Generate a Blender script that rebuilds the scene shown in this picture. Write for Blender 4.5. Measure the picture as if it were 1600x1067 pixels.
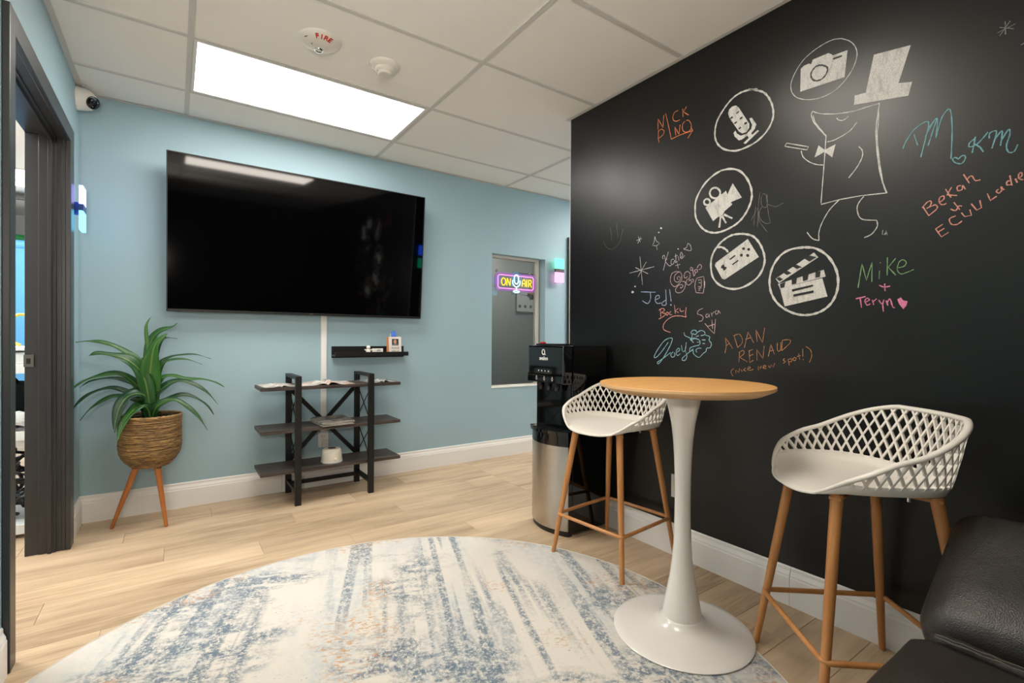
import bpy, bmesh, math, random
from mathutils import Vector, Matrix, noise
from mathutils.geometry import tessellate_polygon
EXPO=0.32; BLUE=(154,181,190); BR=.32; TILE=(240,237,231)
PCOL=(255,250,245); PSTR=11.5; PCOLW=(255,245,232); PSTRW=12.5; PSIDE=22.0; PCOR=26.0
FLE=17; FLC=(1,.90,.78); FLP=(-.3,-.5,1.45); FLT=(.7,1.7,2.48)
SC=1.9; NEO=1.8; BOO=200.0; TR=.305
ST1=(1.812,1.70,185.5); ST2=(1.741,.62,140)
random.seed(7)
S=bpy.context.scene; COL=S.collection
R=math.radians; PI=math.pi
for o in list(bpy.data.objects): bpy.data.objects.remove(o)
# ------------------------------------------------------------ camera, world, exposure
YB=3.716; XR=2.073; XL=-0.45; ZC=2.4775; YC=2.335
cam=bpy.data.cameras.new('camera'); co=bpy.data.objects.new('camera',cam); COL.objects.link(co)
cam.sensor_width=36; cam.lens=758/1600*36; cam.clip_start=.02
yaw,pit,rol=R(34.84),R(-.332),R(.346)
fw=Vector((math.sin(yaw)*math.cos(pit),math.cos(yaw)*math.cos(pit),math.sin(pit)))
rt=Vector((math.cos(yaw),-math.sin(yaw),0)); up=rt.cross(fw)
r2=rt*math.cos(rol)+up*math.sin(rol); u2=-rt*math.sin(rol)+up*math.cos(rol)
M=Matrix((r2,u2,-fw)).transposed().to_4x4(); M.translation=Vector((0,0,1.0825)); co.matrix_world=M
S.camera=co
w=bpy.data.worlds.new('world'); S.world=w; w.use_nodes=True
w.node_tree.nodes['Background'].inputs[0].default_value=(.5,.5,.5,1); w.node_tree.nodes['Background'].inputs[1].default_value=.05
fl_=bpy.data.lights.new('added_ceiling_fill','AREA'); fl_.energy=FLE; fl_.color=FLC; fl_.shape='DISK'; fl_.size=.2; fl_.spread=R(130)  # area light added behind the camera to brighten the ceiling
fo=bpy.data.objects.new('added_ceiling_fill',fl_); COL.objects.link(fo); fo.location=FLP; fo.rotation_euler=(Vector(FLT)-Vector(FLP)).to_track_quat('-Z','Y').to_euler()
S.view_settings.view_transform='Standard'; S.view_settings.look='None'; S.view_settings.exposure=EXPO; S.view_settings.gamma=1; S.view_settings.use_curve_mapping=False
# ------------------------------------------------------------ materials
def lin(c): return tuple((x/12.92 if x<=.04045 else ((x+.055)/1.055)**2.4) for x in [v/255 for v in c])+(1,)
class NT:
    def __init__(s,name):
        s.m=bpy.data.materials.new(name); s.m.use_nodes=True; s.t=s.m.node_tree; s.b=s.t.nodes['Principled BSDF']; s.out=s.t.nodes['Material Output']
    def n(s,typ,ins=None,**kw):
        x=s.t.nodes.new(typ)
        for k,v in kw.items(): setattr(x,k,v)
        for k,v in (ins or {}).items():
            if isinstance(v,bpy.types.NodeSocket): s.t.links.new(v,x.inputs[k])
            else: x.inputs[k].default_value=v
        return x
    def l(s,a,b): s.t.links.new(a,b)
    def obj(s,scale=(1,1,1),off=(0,0,0),rnd=False):
        tc=s.n('ShaderNodeTexCoord'); v=tc.outputs['Object']
        if rnd:
            oi=s.n('ShaderNodeObjectInfo'); mu=s.n('ShaderNodeMath',{0:oi.outputs['Random'],1:37.},operation='MULTIPLY')
            v=s.n('ShaderNodeVectorMath',{0:v,1:mu.outputs[0]},operation='ADD').outputs[0]
        return s.n('ShaderNodeMapping',{'Vector':v,'Scale':scale,'Location':off}).outputs[0]
    def noise(s,v,scale,det=4,rough=.5): return s.n('ShaderNodeTexNoise',{'Vector':v,'Scale':scale,'Detail':det,'Roughness':rough}).outputs['Fac']
    def ramp(s,f,a,b):
        return s.n('ShaderNodeMapRange',{'Value':f,'From Min':a,'From Max':b},clamp=True).outputs[0]
    def mix(s,f,a,b,mode='MIX'):
        x=s.n('ShaderNodeMix',data_type='RGBA',blend_type=mode)
        for i,v in ((0,f),(6,a),(7,b)):
            if isinstance(v,bpy.types.NodeSocket): s.l(v,x.inputs[i])
            else: x.inputs[i].default_value=v
        return x.outputs[2]
    def mul(s,a,b):
        return s.n('ShaderNodeMath',{0:a,1:b},operation='MULTIPLY').outputs[0]
    def bump(s,h,st,dist=.002):
        x=s.n('ShaderNodeBump',{'Height':h,'Strength':st,'Distance':dist}); s.l(x.outputs[0],s.b.inputs['Normal'])
def P(name,col,rough=.5,metal=0,spec=.5,bump=None,var=.04,vs=6,coat=0,sheen=0,emit=None,es=0,stretch=(1,1,1)):
    m=NT(name); c=lin(col)
    v=m.obj(stretch); f=m.noise(v,vs)
    m.l(m.mix(f,tuple(x*(1-var) for x in c[:3])+(1,),tuple(min(1,x*(1+var)) for x in c[:3])+(1,)),m.b.inputs['Base Color'])
    m.b.inputs['Roughness'].default_value=rough; m.b.inputs['Metallic'].default_value=metal; m.b.inputs['Specular IOR Level'].default_value=spec
    m.b.inputs['Coat Weight'].default_value=coat
    if bump: m.bump(m.noise(v,bump[0]),bump[1])
    if emit: m.b.inputs['Emission Color'].default_value=lin(emit); m.b.inputs['Emission Strength'].default_value=es
    return m.m
MT={}
MT['blue']=P('blue_wall_paint',BLUE,.55,bump=(180,.12),var=.015)
MT['black']=None
m=NT('black_wall_paint'); v=m.obj(); f=m.noise(v,1.3,5,.6); m.l(m.mix(m.ramp(f,.45,.75),lin((10,11,11)),lin((20,20,19))),m.b.inputs['Base Color'])
m.l(m.n('ShaderNodeMapRange',{'Value':m.noise(m.obj((1,1,.4)),5,4),'To Min':BR-.03,'To Max':BR+.05}).outputs[0],m.b.inputs['Roughness']); m.bump(m.noise(v,140),.08,.001); m.b.inputs['Specular IOR Level'].default_value=.42; MT['black']=m.m
MT['erased']=P('bare_board_paint',(14,14,14),.45)
MT['white_trim']=P('white_trim_paint',(232,230,226),.35,var=.01)
MT['tile']=P('ceiling_tile_face',TILE,.9,bump=(260,.25),var=.012,vs=3)
MT['tbar']=P('ceiling_grid_metal',(205,203,198),.5,var=.01)
MT['door']=P('dark_grey_door_paint',(46,46,47),.35,var=.04)
MT['grey_wall']=P('booth_grey_paint',(150,155,158),.8)
MT['wall_dark']=P('slate_paint',(52,56,62),.8); MT['wall_white']=P('off_white_paint',(215,215,212),.8)
def wood_floor():
    m=NT('oak_vinyl_plank'); v=m.obj((.55,5,5),rnd=True)
    n1=m.noise(v,3.2,6,.6); n2=m.noise(m.obj((.6,11,11),rnd=True),7,5,.65); n3=m.noise(m.obj((.8,2.2,2.2),rnd=True),1.7,3)
    a=m.mix(m.ramp(n1,.35,.68),lin((164,140,112)),lin((207,182,150)))
    b=m.mix(m.mul(m.mul(m.ramp(n2,.45,.68),m.ramp(n3,.62,.40)),.75),a,lin((140,112,84)))
    c=m.mix(m.mul(m.ramp(n3,.3,.75),.5),b,lin((220,195,163)))
    kn=m.n('ShaderNodeTexVoronoi',{'Vector':m.obj((.9,4,4),rnd=True),'Scale':1.6}).outputs['Distance']
    c=m.mix(m.mul(m.n('ShaderNodeMapRange',{'Value':kn,'From Min':.02,'From Max':.12,'To Min':1.,'To Max':0.},clamp=True).outputs[0],.4),c,lin((120,95,70)))
    oi=m.n('ShaderNodeObjectInfo'); k=m.n('ShaderNodeMapRange',{'Value':oi.outputs['Random'],'To Min':.88,'To Max':1.06}).outputs[0]
    cc=m.n('ShaderNodeVectorMath',{0:c,'Scale':k},operation='SCALE').outputs[0]
    m.l(cc,m.b.inputs['Base Color']); m.b.inputs['Roughness'].default_value=.42; m.b.inputs['Specular IOR Level'].default_value=.35; m.bump(n2,.12,.001); return m.m
MT['floor']=wood_floor()
def wood(name,a,b,rough=.4,sx=(6,6,1),sc=4,bump=.1):
    m=NT(name); n=m.noise(m.obj(sx),sc,5,.6); m.l(m.mix(m.ramp(n,.35,.7),lin(a),lin(b)),m.b.inputs['Base Color']); m.b.inputs['Roughness'].default_value=rough; m.bump(n,bump,.001); return m.m
MT['oak_top']=wood('pale_oak_tabletop',(216,160,92),(228,176,110),.35,(1,14,14),3)
MT['oak_edge']=wood('beech_edge',(205,160,110),(222,182,135),.4,(1,1,14),3)
MT['leg_wood']=wood('beech_print_leg',(176,118,66),(196,138,84),.38,(8,8,1),4,.05)
MT['plant_leg']=wood('stained_beech_leg',(158,92,38),(184,114,54),.35,(8,8,1),4)
MT['board']=wood('dark_rustic_board',(42,36,34),(92,80,72),.45,(1,14,14),4,.3)
MT['soil']=P('dark_soil',(40,30,22),.95,bump=(60,1),var=.4,vs=40)
def rug():
    m=NT('distressed_rug_pile')
    base=lin((216,210,199)); fine=m.noise(m.obj((1,1,1)),95,4,.75); mid=m.noise(m.obj((1.2,1,1)),26,5,.7)
    stripe=m.ramp(m.noise(m.obj((17,.7,1),(.3,.7,0)),1.0,2,.5),.47,.55)
    reg=m.ramp(m.noise(m.obj((2.3,.55,1),(2.2,.4,0)),1.25,2,.4),.455,.54)
    reg2=m.ramp(m.noise(m.obj((1.0,1.2,1),(3.1,1.7,0)),1.5,3,.5),.49,.57)
    slash=m.ramp(m.noise(m.obj((3.5,11,1),(1.1,0,0)),1.4,4,.65),.42,.54)
    wear=m.mul(m.ramp(fine,.40,.52),m.ramp(mid,.34,.50))
    c=m.mix(m.mul(m.ramp(m.noise(m.obj(),1.4,3),.5,.65),.3),base,lin((214,204,190)))
    mist=m.mul(m.ramp(m.noise(m.obj((3.0,.8,1),(5,5,0)),1.3,3),.46,.58),m.ramp(mid,.32,.62)); c=m.mix(m.mul(mist,.5),c,lin((178,188,194)))
    c=m.mix(m.mul(m.mul(m.mul(stripe,reg),wear),.96),c,lin((110,124,136)))
    c=m.mix(m.mul(m.mul(m.mul(slash,reg2),wear),.98),c,lin((104,120,134)))
    org=m.mul(m.ramp(m.noise(m.obj((1.4,1.4,1),(7,2,0)),1.7,2),.56,.64),m.ramp(m.noise(m.obj((1,2,1)),42,5,.7),.52,.60)); c=m.mix(m.mul(org,.9),c,lin((198,150,98)))
    dk=m.mul(m.ramp(m.noise(m.obj((1,1,1),(2,9,0)),2,3),.48,.62),m.ramp(m.noise(m.obj((1,1.5,1)),70,4,.8),.60,.66)); c=m.mix(m.mul(dk,.7),c,lin((92,100,108)))
    m.l(c,m.b.inputs['Base Color']); m.b.inputs['Roughness'].default_value=.95; m.b.inputs['Specular IOR Level'].default_value=.1; m.b.inputs['Sheen Weight'].default_value=.15
    m.bump(m.noise(m.obj(),420,3),.5,.003); return m.m
MT['rug']=rug()
MT['rug_edge']=P('rug_binding',(208,202,190),.9)
MT['white_metal']=P('white_enamel',(226,222,215),.18,var=.01,coat=.3)
MT['white_plastic']=P('white_matt_plastic',(226,221,212),.42,var=.01)
MT['cream_plastic']=P('cream_plastic',(228,222,208),.45)
MT['black_metal']=P('black_powder_coat',(9,9,10),.45,var=.1,bump=(300,.1))
MT['black_plastic']=P('black_plastic',(10,11,12),.35)
MT['gloss_black']=P('gloss_black_plastic',(5,6,7),.06,spec=.6,var=.02)
MT['screen']=P('dark_screen_glass',(2,2,3),.05,spec=.6,var=.01)
MT['steel']=P('brushed_steel',(188,182,174),.28,1,bump=(30,.15),stretch=(1,1,60),var=.06,vs=3)
MT['dull_steel']=P('dull_steel',(110,108,104),.4,1)
MT['chrome']=P('chrome',(210,210,210),.15,1)
def leather():
    m=NT('black_leather'); v=m.obj(); vo=m.n('ShaderNodeTexVoronoi',{'Vector':v,'Scale':330.}).outputs['Distance']
    big=m.noise(m.obj((1,1,1)),5,4,.6)
    m.l(m.mix(big,lin((34,31,29)),lin((50,46,42))),m.b.inputs['Base Color']); m.b.inputs['Roughness'].default_value=.4; m.b.inputs['Specular IOR Level'].default_value=.5
    h=m.n('ShaderNodeMath',{0:m.mul(vo,.35),1:m.mul(big,3.)},operation='ADD').outputs[0]; m.bump(h,.28,.006); return m.m
MT['leather']=leather()
MT['thread']=P('grey_thread',(92,86,78),.8)
def leafm():
    m=NT('glossy_leaf'); uv=m.n('ShaderNodeUVMap').outputs[0]; sp=m.n('ShaderNodeSeparateXYZ',{0:uv}); x=sp.outputs[0]
    d=m.n('ShaderNodeMath',{0:m.n('ShaderNodeMath',{0:x,1:.5},operation='SUBTRACT').outputs[0]},operation='ABSOLUTE').outputs[0]
    oi=m.n('ShaderNodeObjectInfo').outputs['Random']
    g=m.mix(oi,lin((14,58,28)),lin((50,112,28))); g=m.mix(m.mul(m.noise(m.obj((1,1,1)),9,4),.5),g,lin((16,48,34)))
    c=m.mix(m.n('ShaderNodeMapRange',{'Value':d,'From Min':.01,'From Max':.07,'To Min':.5,'To Max':0.},clamp=True).outputs[0],g,lin((140,160,80)))
    m.l(c,m.b.inputs['Base Color']); m.b.inputs['Roughness'].default_value=.32; m.b.inputs['Subsurface Weight'].default_value=.0
    wv=m.n('ShaderNodeTexWave',{'Vector':m.n('ShaderNodeMapping',{'Vector':uv,'Scale':(14,0,0)}).outputs[0],'Scale':1.}).outputs['Fac']; m.bump(wv,.15,.001); return m.m
MT['leaf']=leafm()
def rope():
    m=NT('woven_seagrass'); v=m.obj((9,9,60)); n=m.noise(v,3,5,.7); n2=m.noise(m.obj((1,1,18)),6,3)
    c=m.mix(m.ramp(n,.35,.65),lin((76,52,28)),lin((184,146,90))); c=m.mix(m.mul(m.ramp(n2,.5,.6),.5),c,lin((70,48,26)))
    m.l(c,m.b.inputs['Base Color']); m.b.inputs['Roughness'].default_value=.6; m.bump(n,.5,.003); return m.m
MT['rope']=rope()
def chalkm(name,col):
    m=NT('chalk_'+name); c=lin(col); m.b.inputs['Base Color'].default_value=c; m.b.inputs['Roughness'].default_value=.95; m.b.inputs['Specular IOR Level'].default_value=.05
    f=m.mul(m.ramp(m.noise(m.obj(),330,4,.8),.38,.52),m.ramp(m.noise(m.obj((1,1,.35)),60,4,.7),.28,.5)); f2=m.n('ShaderNodeMapRange',{'Value':f,'To Min':.5,'To Max':.97}).outputs[0]
    m.l(f2,m.b.inputs['Alpha']); return m.m
for n_,c_ in dict(white=(208,207,203),grey=(134,133,130),orange=(228,138,92),teal=(124,174,182),coral=(226,158,144),green=(134,172,120),pink=(224,136,174),lilac=(204,194,204),rose=(206,178,178),blue=(172,188,222),cyan=(156,200,212),tan=(196,144,104)).items(): MT['chalk_'+n_]=chalkm(n_,c_)
def emis(name,col,st):
    m=NT(name); e=m.n('ShaderNodeEmission',{'Color':lin(col),'Strength':st}); m.l(e.outputs[0],m.out.inputs[0]); return m.m
MT['panel']=emis('lit_diffuser',PCOL,PSTR)
MT['panel_warm']=emis('lit_diffuser_warm',PCOLW,PSTRW)
MT['panel_side']=emis('lit_diffuser_side_room',(255,252,248),PSIDE)
MT['added_corridor_panel']=emis('added_corridor_diffuser',(255,250,244),PCOR)  # for the unseen panel added to light the corridor
MT['glass']=NT('window_glass').m; gb=MT['glass'].node_tree.nodes['Principled BSDF']; gb.inputs['Transmission Weight'].default_value=1; gb.inputs['Roughness'].default_value=0; gb.inputs['IOR'].default_value=1.45; gb.inputs['Base Color'].default_value=(.75,.8,.82,1)
MT['sky_blue']=P('blue_backdrop_vinyl',(96,172,230),.7)
MT['navy']=P('navy_fabric',(8,9,12),.9)
MT['green_screen']=P('green_backdrop_vinyl',(20,120,60),.7)
# ------------------------------------------------------------ mesh helpers
def link(name,bm,mat,parent=None,smooth=None,loc=None,mtx=None):
    me=bpy.data.meshes.new(name); bm.normal_update(); bm.to_mesh(me); bm.free()
    o=bpy.data.objects.new(name,me); COL.objects.link(o)
    for q in (mat if isinstance(mat,(list,tuple)) else [mat]): me.materials.append(MT[q] if isinstance(q,str) else q)
    if smooth is not None:
        for p in me.polygons: p.use_smooth=True
        if smooth<179: 
            try: me.set_sharp_from_angle(angle=R(smooth))
            except Exception: pass
    if mtx is not None: o.matrix_world=mtx
    elif loc is not None: o.location=loc
    if parent is not None: o.parent=parent
    return o
def tag(o,label=None,cat=None,group=None,kind=None):
    if label: o['label']=label
    if cat: o['category']=cat
    if group: o['group']=group
    if kind: o['kind']=kind
    return o
def thing(name,label,cat,loc=(0,0,0),rz=0,group=None,mtx=None):
    o=bpy.data.objects.new(name,None); COL.objects.link(o); o.empty_display_size=.05
    if mtx is not None: o.matrix_world=mtx
    else: o.location=loc; o.rotation_euler=(0,0,rz)
    return tag(o,label,cat,group)
def struct(name): 
    o=bpy.data.objects.new(name,None); COL.objects.link(o); o['kind']='structure'; return o
def NB(): return bmesh.new()
def box(bm,x0,x1,y0,y1,z0,z1,bev=0,mi=0,m=None):
    r=bmesh.ops.create_cube(bm,size=1); vs=r['verts']
    for v in vs: v.co=Vector(((x0+x1)/2+v.co.x*(x1-x0),(y0+y1)/2+v.co.y*(y1-y0),(z0+z1)/2+v.co.z*(z1-z0)))
    if m is not None:
        for v in vs: v.co=m@v.co
    fs=set(f for v in vs for f in v.link_faces)
    for f in fs: f.material_index=mi
    if bev>0:
        es=list(set(e for v in vs for e in v.link_edges))
        r=bmesh.ops.bevel(bm,geom=es,offset=bev,segments=2,affect='EDGES',profile=.6)
        for f in r['faces']: f.material_index=mi
    return bm
def BX(*a,**k): return box(NB(),*a,**k)
def frame_at(t,upv=Vector((0,0,1))):
    t=t.normalized()
    if abs(t.dot(upv))>.97: upv=Vector((1,0,0))
    a=upv.cross(t).normalized(); b=t.cross(a); return a,b
def tube(bm,pts,r,n=10,closed=False,caps=True,ry=None,mi=0):
    pts=[Vector(p) for p in pts]; N=len(pts); rs=r if isinstance(r,(list,tuple)) else [r]*N
    rings=[]; pa=None
    for i,p in enumerate(pts):
        t=(pts[(i+1)%N]-pts[i-1]) if closed else (pts[min(i+1,N-1)]-pts[max(i-1,0)])
        t=t.normalized()
        if pa is None: a,b=frame_at(t)
        else:
            a=(pa-t*pa.dot(t)); a=a.normalized() if a.length>1e-6 else frame_at(t)[0]; b=t.cross(a)
        pa=a; k=(ry/rs[i]) if ry else 1
        rings.append([bm.verts.new(p+a*math.cos(2*PI*j/n)*rs[i]+b*math.sin(2*PI*j/n)*rs[i]*k) for j in range(n)])
    L=N if closed else N-1
    for i in range(L):
        A,B=rings[i],rings[(i+1)%N]
        for j in range(n): bm.faces.new((A[j],A[(j+1)%n],B[(j+1)%n],B[j])).material_index=mi
    if caps and not closed: bm.faces.new(rings[0][::-1]).material_index=mi; bm.faces.new(rings[-1]).material_index=mi
    return bm
def lathe(bm,prof,n=48,m=None,mi=0,cap=True):
    rings=[]
    for r,z in prof:
        ring=[]
        for j in range(n):
            v=Vector((r*math.cos(2*PI*j/n),r*math.sin(2*PI*j/n),z))
            ring.append(bm.verts.new(m@v if m is not None else v))
        rings.append(ring)
    for A,B in zip(rings,rings[1:]):
        for j in range(n): bm.faces.new((A[j],A[(j+1)%n],B[(j+1)%n],B[j])).material_index=mi
    if cap:
        bm.faces.new(rings[0][::-1]).material_index=mi; bm.faces.new(rings[-1]).material_index=mi
    return bm
def prism(bm,poly,y0,y1,ax='y',mi=0,m=None):
    """poly of 2D points extruded along an axis: 'y' -> (x,z), 'x' -> (y,z), 'z' -> (x,y)"""
    def mk(p,t):
        v=Vector({'y':(p[0],t,p[1]),'x':(t,p[0],p[1]),'z':(p[0],p[1],t)}[ax]); return m@v if m is not None else v
    A=[bm.verts.new(mk(p,y0)) for p in poly]; B=[bm.verts.new(mk(p,y1)) for p in poly]; n=len(poly); fs=[]
    for i in range(n): fs.append(bm.faces.new((A[i],A[(i+1)%n],B[(i+1)%n],B[i])))
    for L in (A,B):
        f=bm.faces.new(L); fs.append(f)
    for f in fs: f.material_index=mi
    bmesh.ops.recalc_face_normals(bm,faces=fs); return bm
def catmull(p,k=6,closed=False):
    p=[Vector(q) for q in p]; n=len(p); out=[]
    if n<3: return p
    for i in range(n if closed else n-1):
        g=(lambda j:p[j%n]) if closed else (lambda j:p[max(0,min(n-1,j))])
        a,b,c,d=g(i-1),g(i),g(i+1),g(i+2)
        for t in range(k):
            t/=k; out.append(.5*((2*b)+(c-a)*t+(2*a-5*b+4*c-d)*t*t+(3*b-a-3*c+d)*t**3))
    if not closed: out.append(p[-1])
    return out
def rbox(size,r,n=10,fn=None,mtx=None):
    bm=NB(); bmesh.ops.create_cube(bm,size=2); bmesh.ops.subdivide_edges(bm,edges=bm.edges,cuts=n,use_grid_fill=True)
    h=Vector(size)/2
    for v in bm.verts:
        c=v.co
        g=Vector([math.copysign(abs(x)**.7,x) for x in c])   # crowd vertices to the rims
        p=Vector((g.x*h.x,g.y*h.y,g.z*h.z)); q=Vector([max(-h[i]+r,min(h[i]-r,p[i])) for i in range(3)]); d=p-q
        if d.length>1e-9: p=q+d.normalized()*r
        if fn: p=fn(p,h)
        v.co=mtx@p if mtx is not None else p
    return bm
def text(body,size,ext,mat,name,parent,mtx,bold=False,spacing=1):
    cu=bpy.data.curves.new(name,'FONT'); cu.body=body; cu.size=size; cu.extrude=ext; cu.align_x='CENTER'; cu.align_y='CENTER'; cu.offset=.0006 if bold else 0; cu.space_character=spacing; cu.resolution_u=3
    o=bpy.data.objects.new('tmp_text',cu); COL.objects.link(o)
    dg=bpy.context.evaluated_depsgraph_get(); me=bpy.data.meshes.new_from_object(o.evaluated_get(dg)); bpy.data.objects.remove(o); bpy.data.curves.remove(cu)
    me.name=name; me.materials.clear(); me.materials.append(MT[mat]); q=bpy.data.objects.new(name,me); COL.objects.link(q)
    q.parent=parent; q.matrix_world=mtx; 
    return q
def MX(x,y,z,o): # matrix from axes
    m=Matrix((Vector(x),Vector(y),Vector(z))).transposed().to_4x4(); m.translation=Vector(o); return m
LEAVES=[(0.022,[(-0.123,3.526,0.761),(-0.124,3.531,0.945),(-0.135,3.536,1.114),(-0.130,3.541,1.161),(-0.112,3.546,1.198)]),
(0.105,[(-0.119,3.496,0.718),(-0.116,3.478,0.826),(-0.109,3.461,0.925),(-0.091,3.443,1.031),(-0.032,3.426,1.103)]),
(0.055,[(-0.124,3.546,0.759),(-0.122,3.558,0.944),(-0.110,3.570,1.060),(-0.069,3.582,1.116),(-0.011,3.594,1.141),(0.014,3.606,1.166)]),
(0.035,[(-0.112,3.556,0.789),(-0.094,3.573,0.959),(-0.069,3.591,1.053),(-0.037,3.608,1.076),(0.016,3.626,1.070)]),
(0.045,[(-0.123,3.526,0.761),(-0.166,3.520,0.924),(-0.249,3.514,1.008),(-0.323,3.508,1.045),(-0.389,3.502,1.054),(-0.438,3.496,1.049)]),
(0.075,[(-0.118,3.476,0.705),(-0.145,3.468,0.858),(-0.204,3.460,0.942),(-0.267,3.452,0.973),(-0.339,3.444,0.989),(-0.377,3.436,0.977)]),
(0.050,[(-0.128,3.496,0.718),(-0.182,3.478,0.814),(-0.245,3.460,0.870),(-0.316,3.442,0.870),(-0.396,3.424,0.842),(-0.446,3.406,0.798)]),
(0.035,[(-0.130,3.546,0.729),(-0.173,3.551,0.792),(-0.269,3.556,0.842),(-0.373,3.561,0.835),(-0.429,3.566,0.798)]),
(0.038,[(-0.123,3.526,0.684),(-0.147,3.516,0.733),(-0.224,3.506,0.769),(-0.293,3.496,0.794),(-0.376,3.486,0.768),(-0.428,3.476,0.719),(-0.451,3.466,0.673)]),
(0.045,[(-0.123,3.526,0.653),(-0.148,3.530,0.701),(-0.250,3.534,0.741),(-0.308,3.538,0.733),(-0.382,3.542,0.679),(-0.425,3.546,0.617)]),
(0.085,[(-0.116,3.496,0.672),(-0.133,3.469,0.737),(-0.168,3.443,0.760),(-0.213,3.416,0.747),(-0.245,3.389,0.694),(-0.260,3.363,0.620),(-0.260,3.336,0.568)]),
(0.060,[(-0.116,3.496,0.626),(-0.145,3.462,0.689),(-0.173,3.428,0.684),(-0.211,3.394,0.640),(-0.237,3.360,0.583),(-0.251,3.326,0.512)]),
(0.070,[(-0.112,3.486,0.604),(-0.121,3.463,0.661),(-0.144,3.439,0.692),(-0.178,3.416,0.679)]),
(0.070,[(-0.117,3.516,0.616),(-0.122,3.499,0.687),(-0.134,3.483,0.728),(-0.169,3.466,0.739)]),
(0.028,[(-0.111,3.546,0.665),(-0.093,3.553,0.788),(-0.074,3.559,0.912),(-0.023,3.566,0.958),(0.042,3.573,0.972),(0.110,3.579,0.973),(0.190,3.586,0.945)]),
(0.030,[(-0.111,3.526,0.683),(-0.086,3.518,0.821),(-0.061,3.510,0.914),(-0.017,3.502,0.944),(0.061,3.494,0.947),(0.141,3.486,0.914)]),
(0.040,[(-0.111,3.546,0.634),(-0.099,3.553,0.757),(-0.062,3.560,0.833),(-0.010,3.567,0.846),(0.056,3.575,0.823),(0.145,3.582,0.818),(0.216,3.589,0.794),(0.263,3.596,0.762)]),
(0.050,[(-0.110,3.496,0.625),(-0.110,3.484,0.718),(-0.060,3.473,0.778),(0.009,3.461,0.821),(0.080,3.449,0.807),(0.159,3.438,0.753),(0.216,3.426,0.675)]),
(0.040,[(-0.111,3.526,0.614),(-0.104,3.523,0.668),(-0.048,3.519,0.703),(0.029,3.516,0.733),(0.095,3.513,0.718),(0.163,3.509,0.665),(0.201,3.506,0.601)]),
(0.050,[(-0.106,3.486,0.611),(-0.097,3.469,0.643),(-0.072,3.453,0.689),(-0.003,3.436,0.716),(0.060,3.419,0.675),(0.118,3.403,0.610),(0.164,3.386,0.527)]),
(0.060,[(-0.111,3.536,0.636),(-0.093,3.543,0.789),(-0.087,3.549,0.881),(-0.078,3.556,0.982)]),
(0.070,[(-0.117,3.536,0.636),(-0.130,3.543,0.775),(-0.140,3.549,0.883),(-0.155,3.556,0.960)]),]
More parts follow.
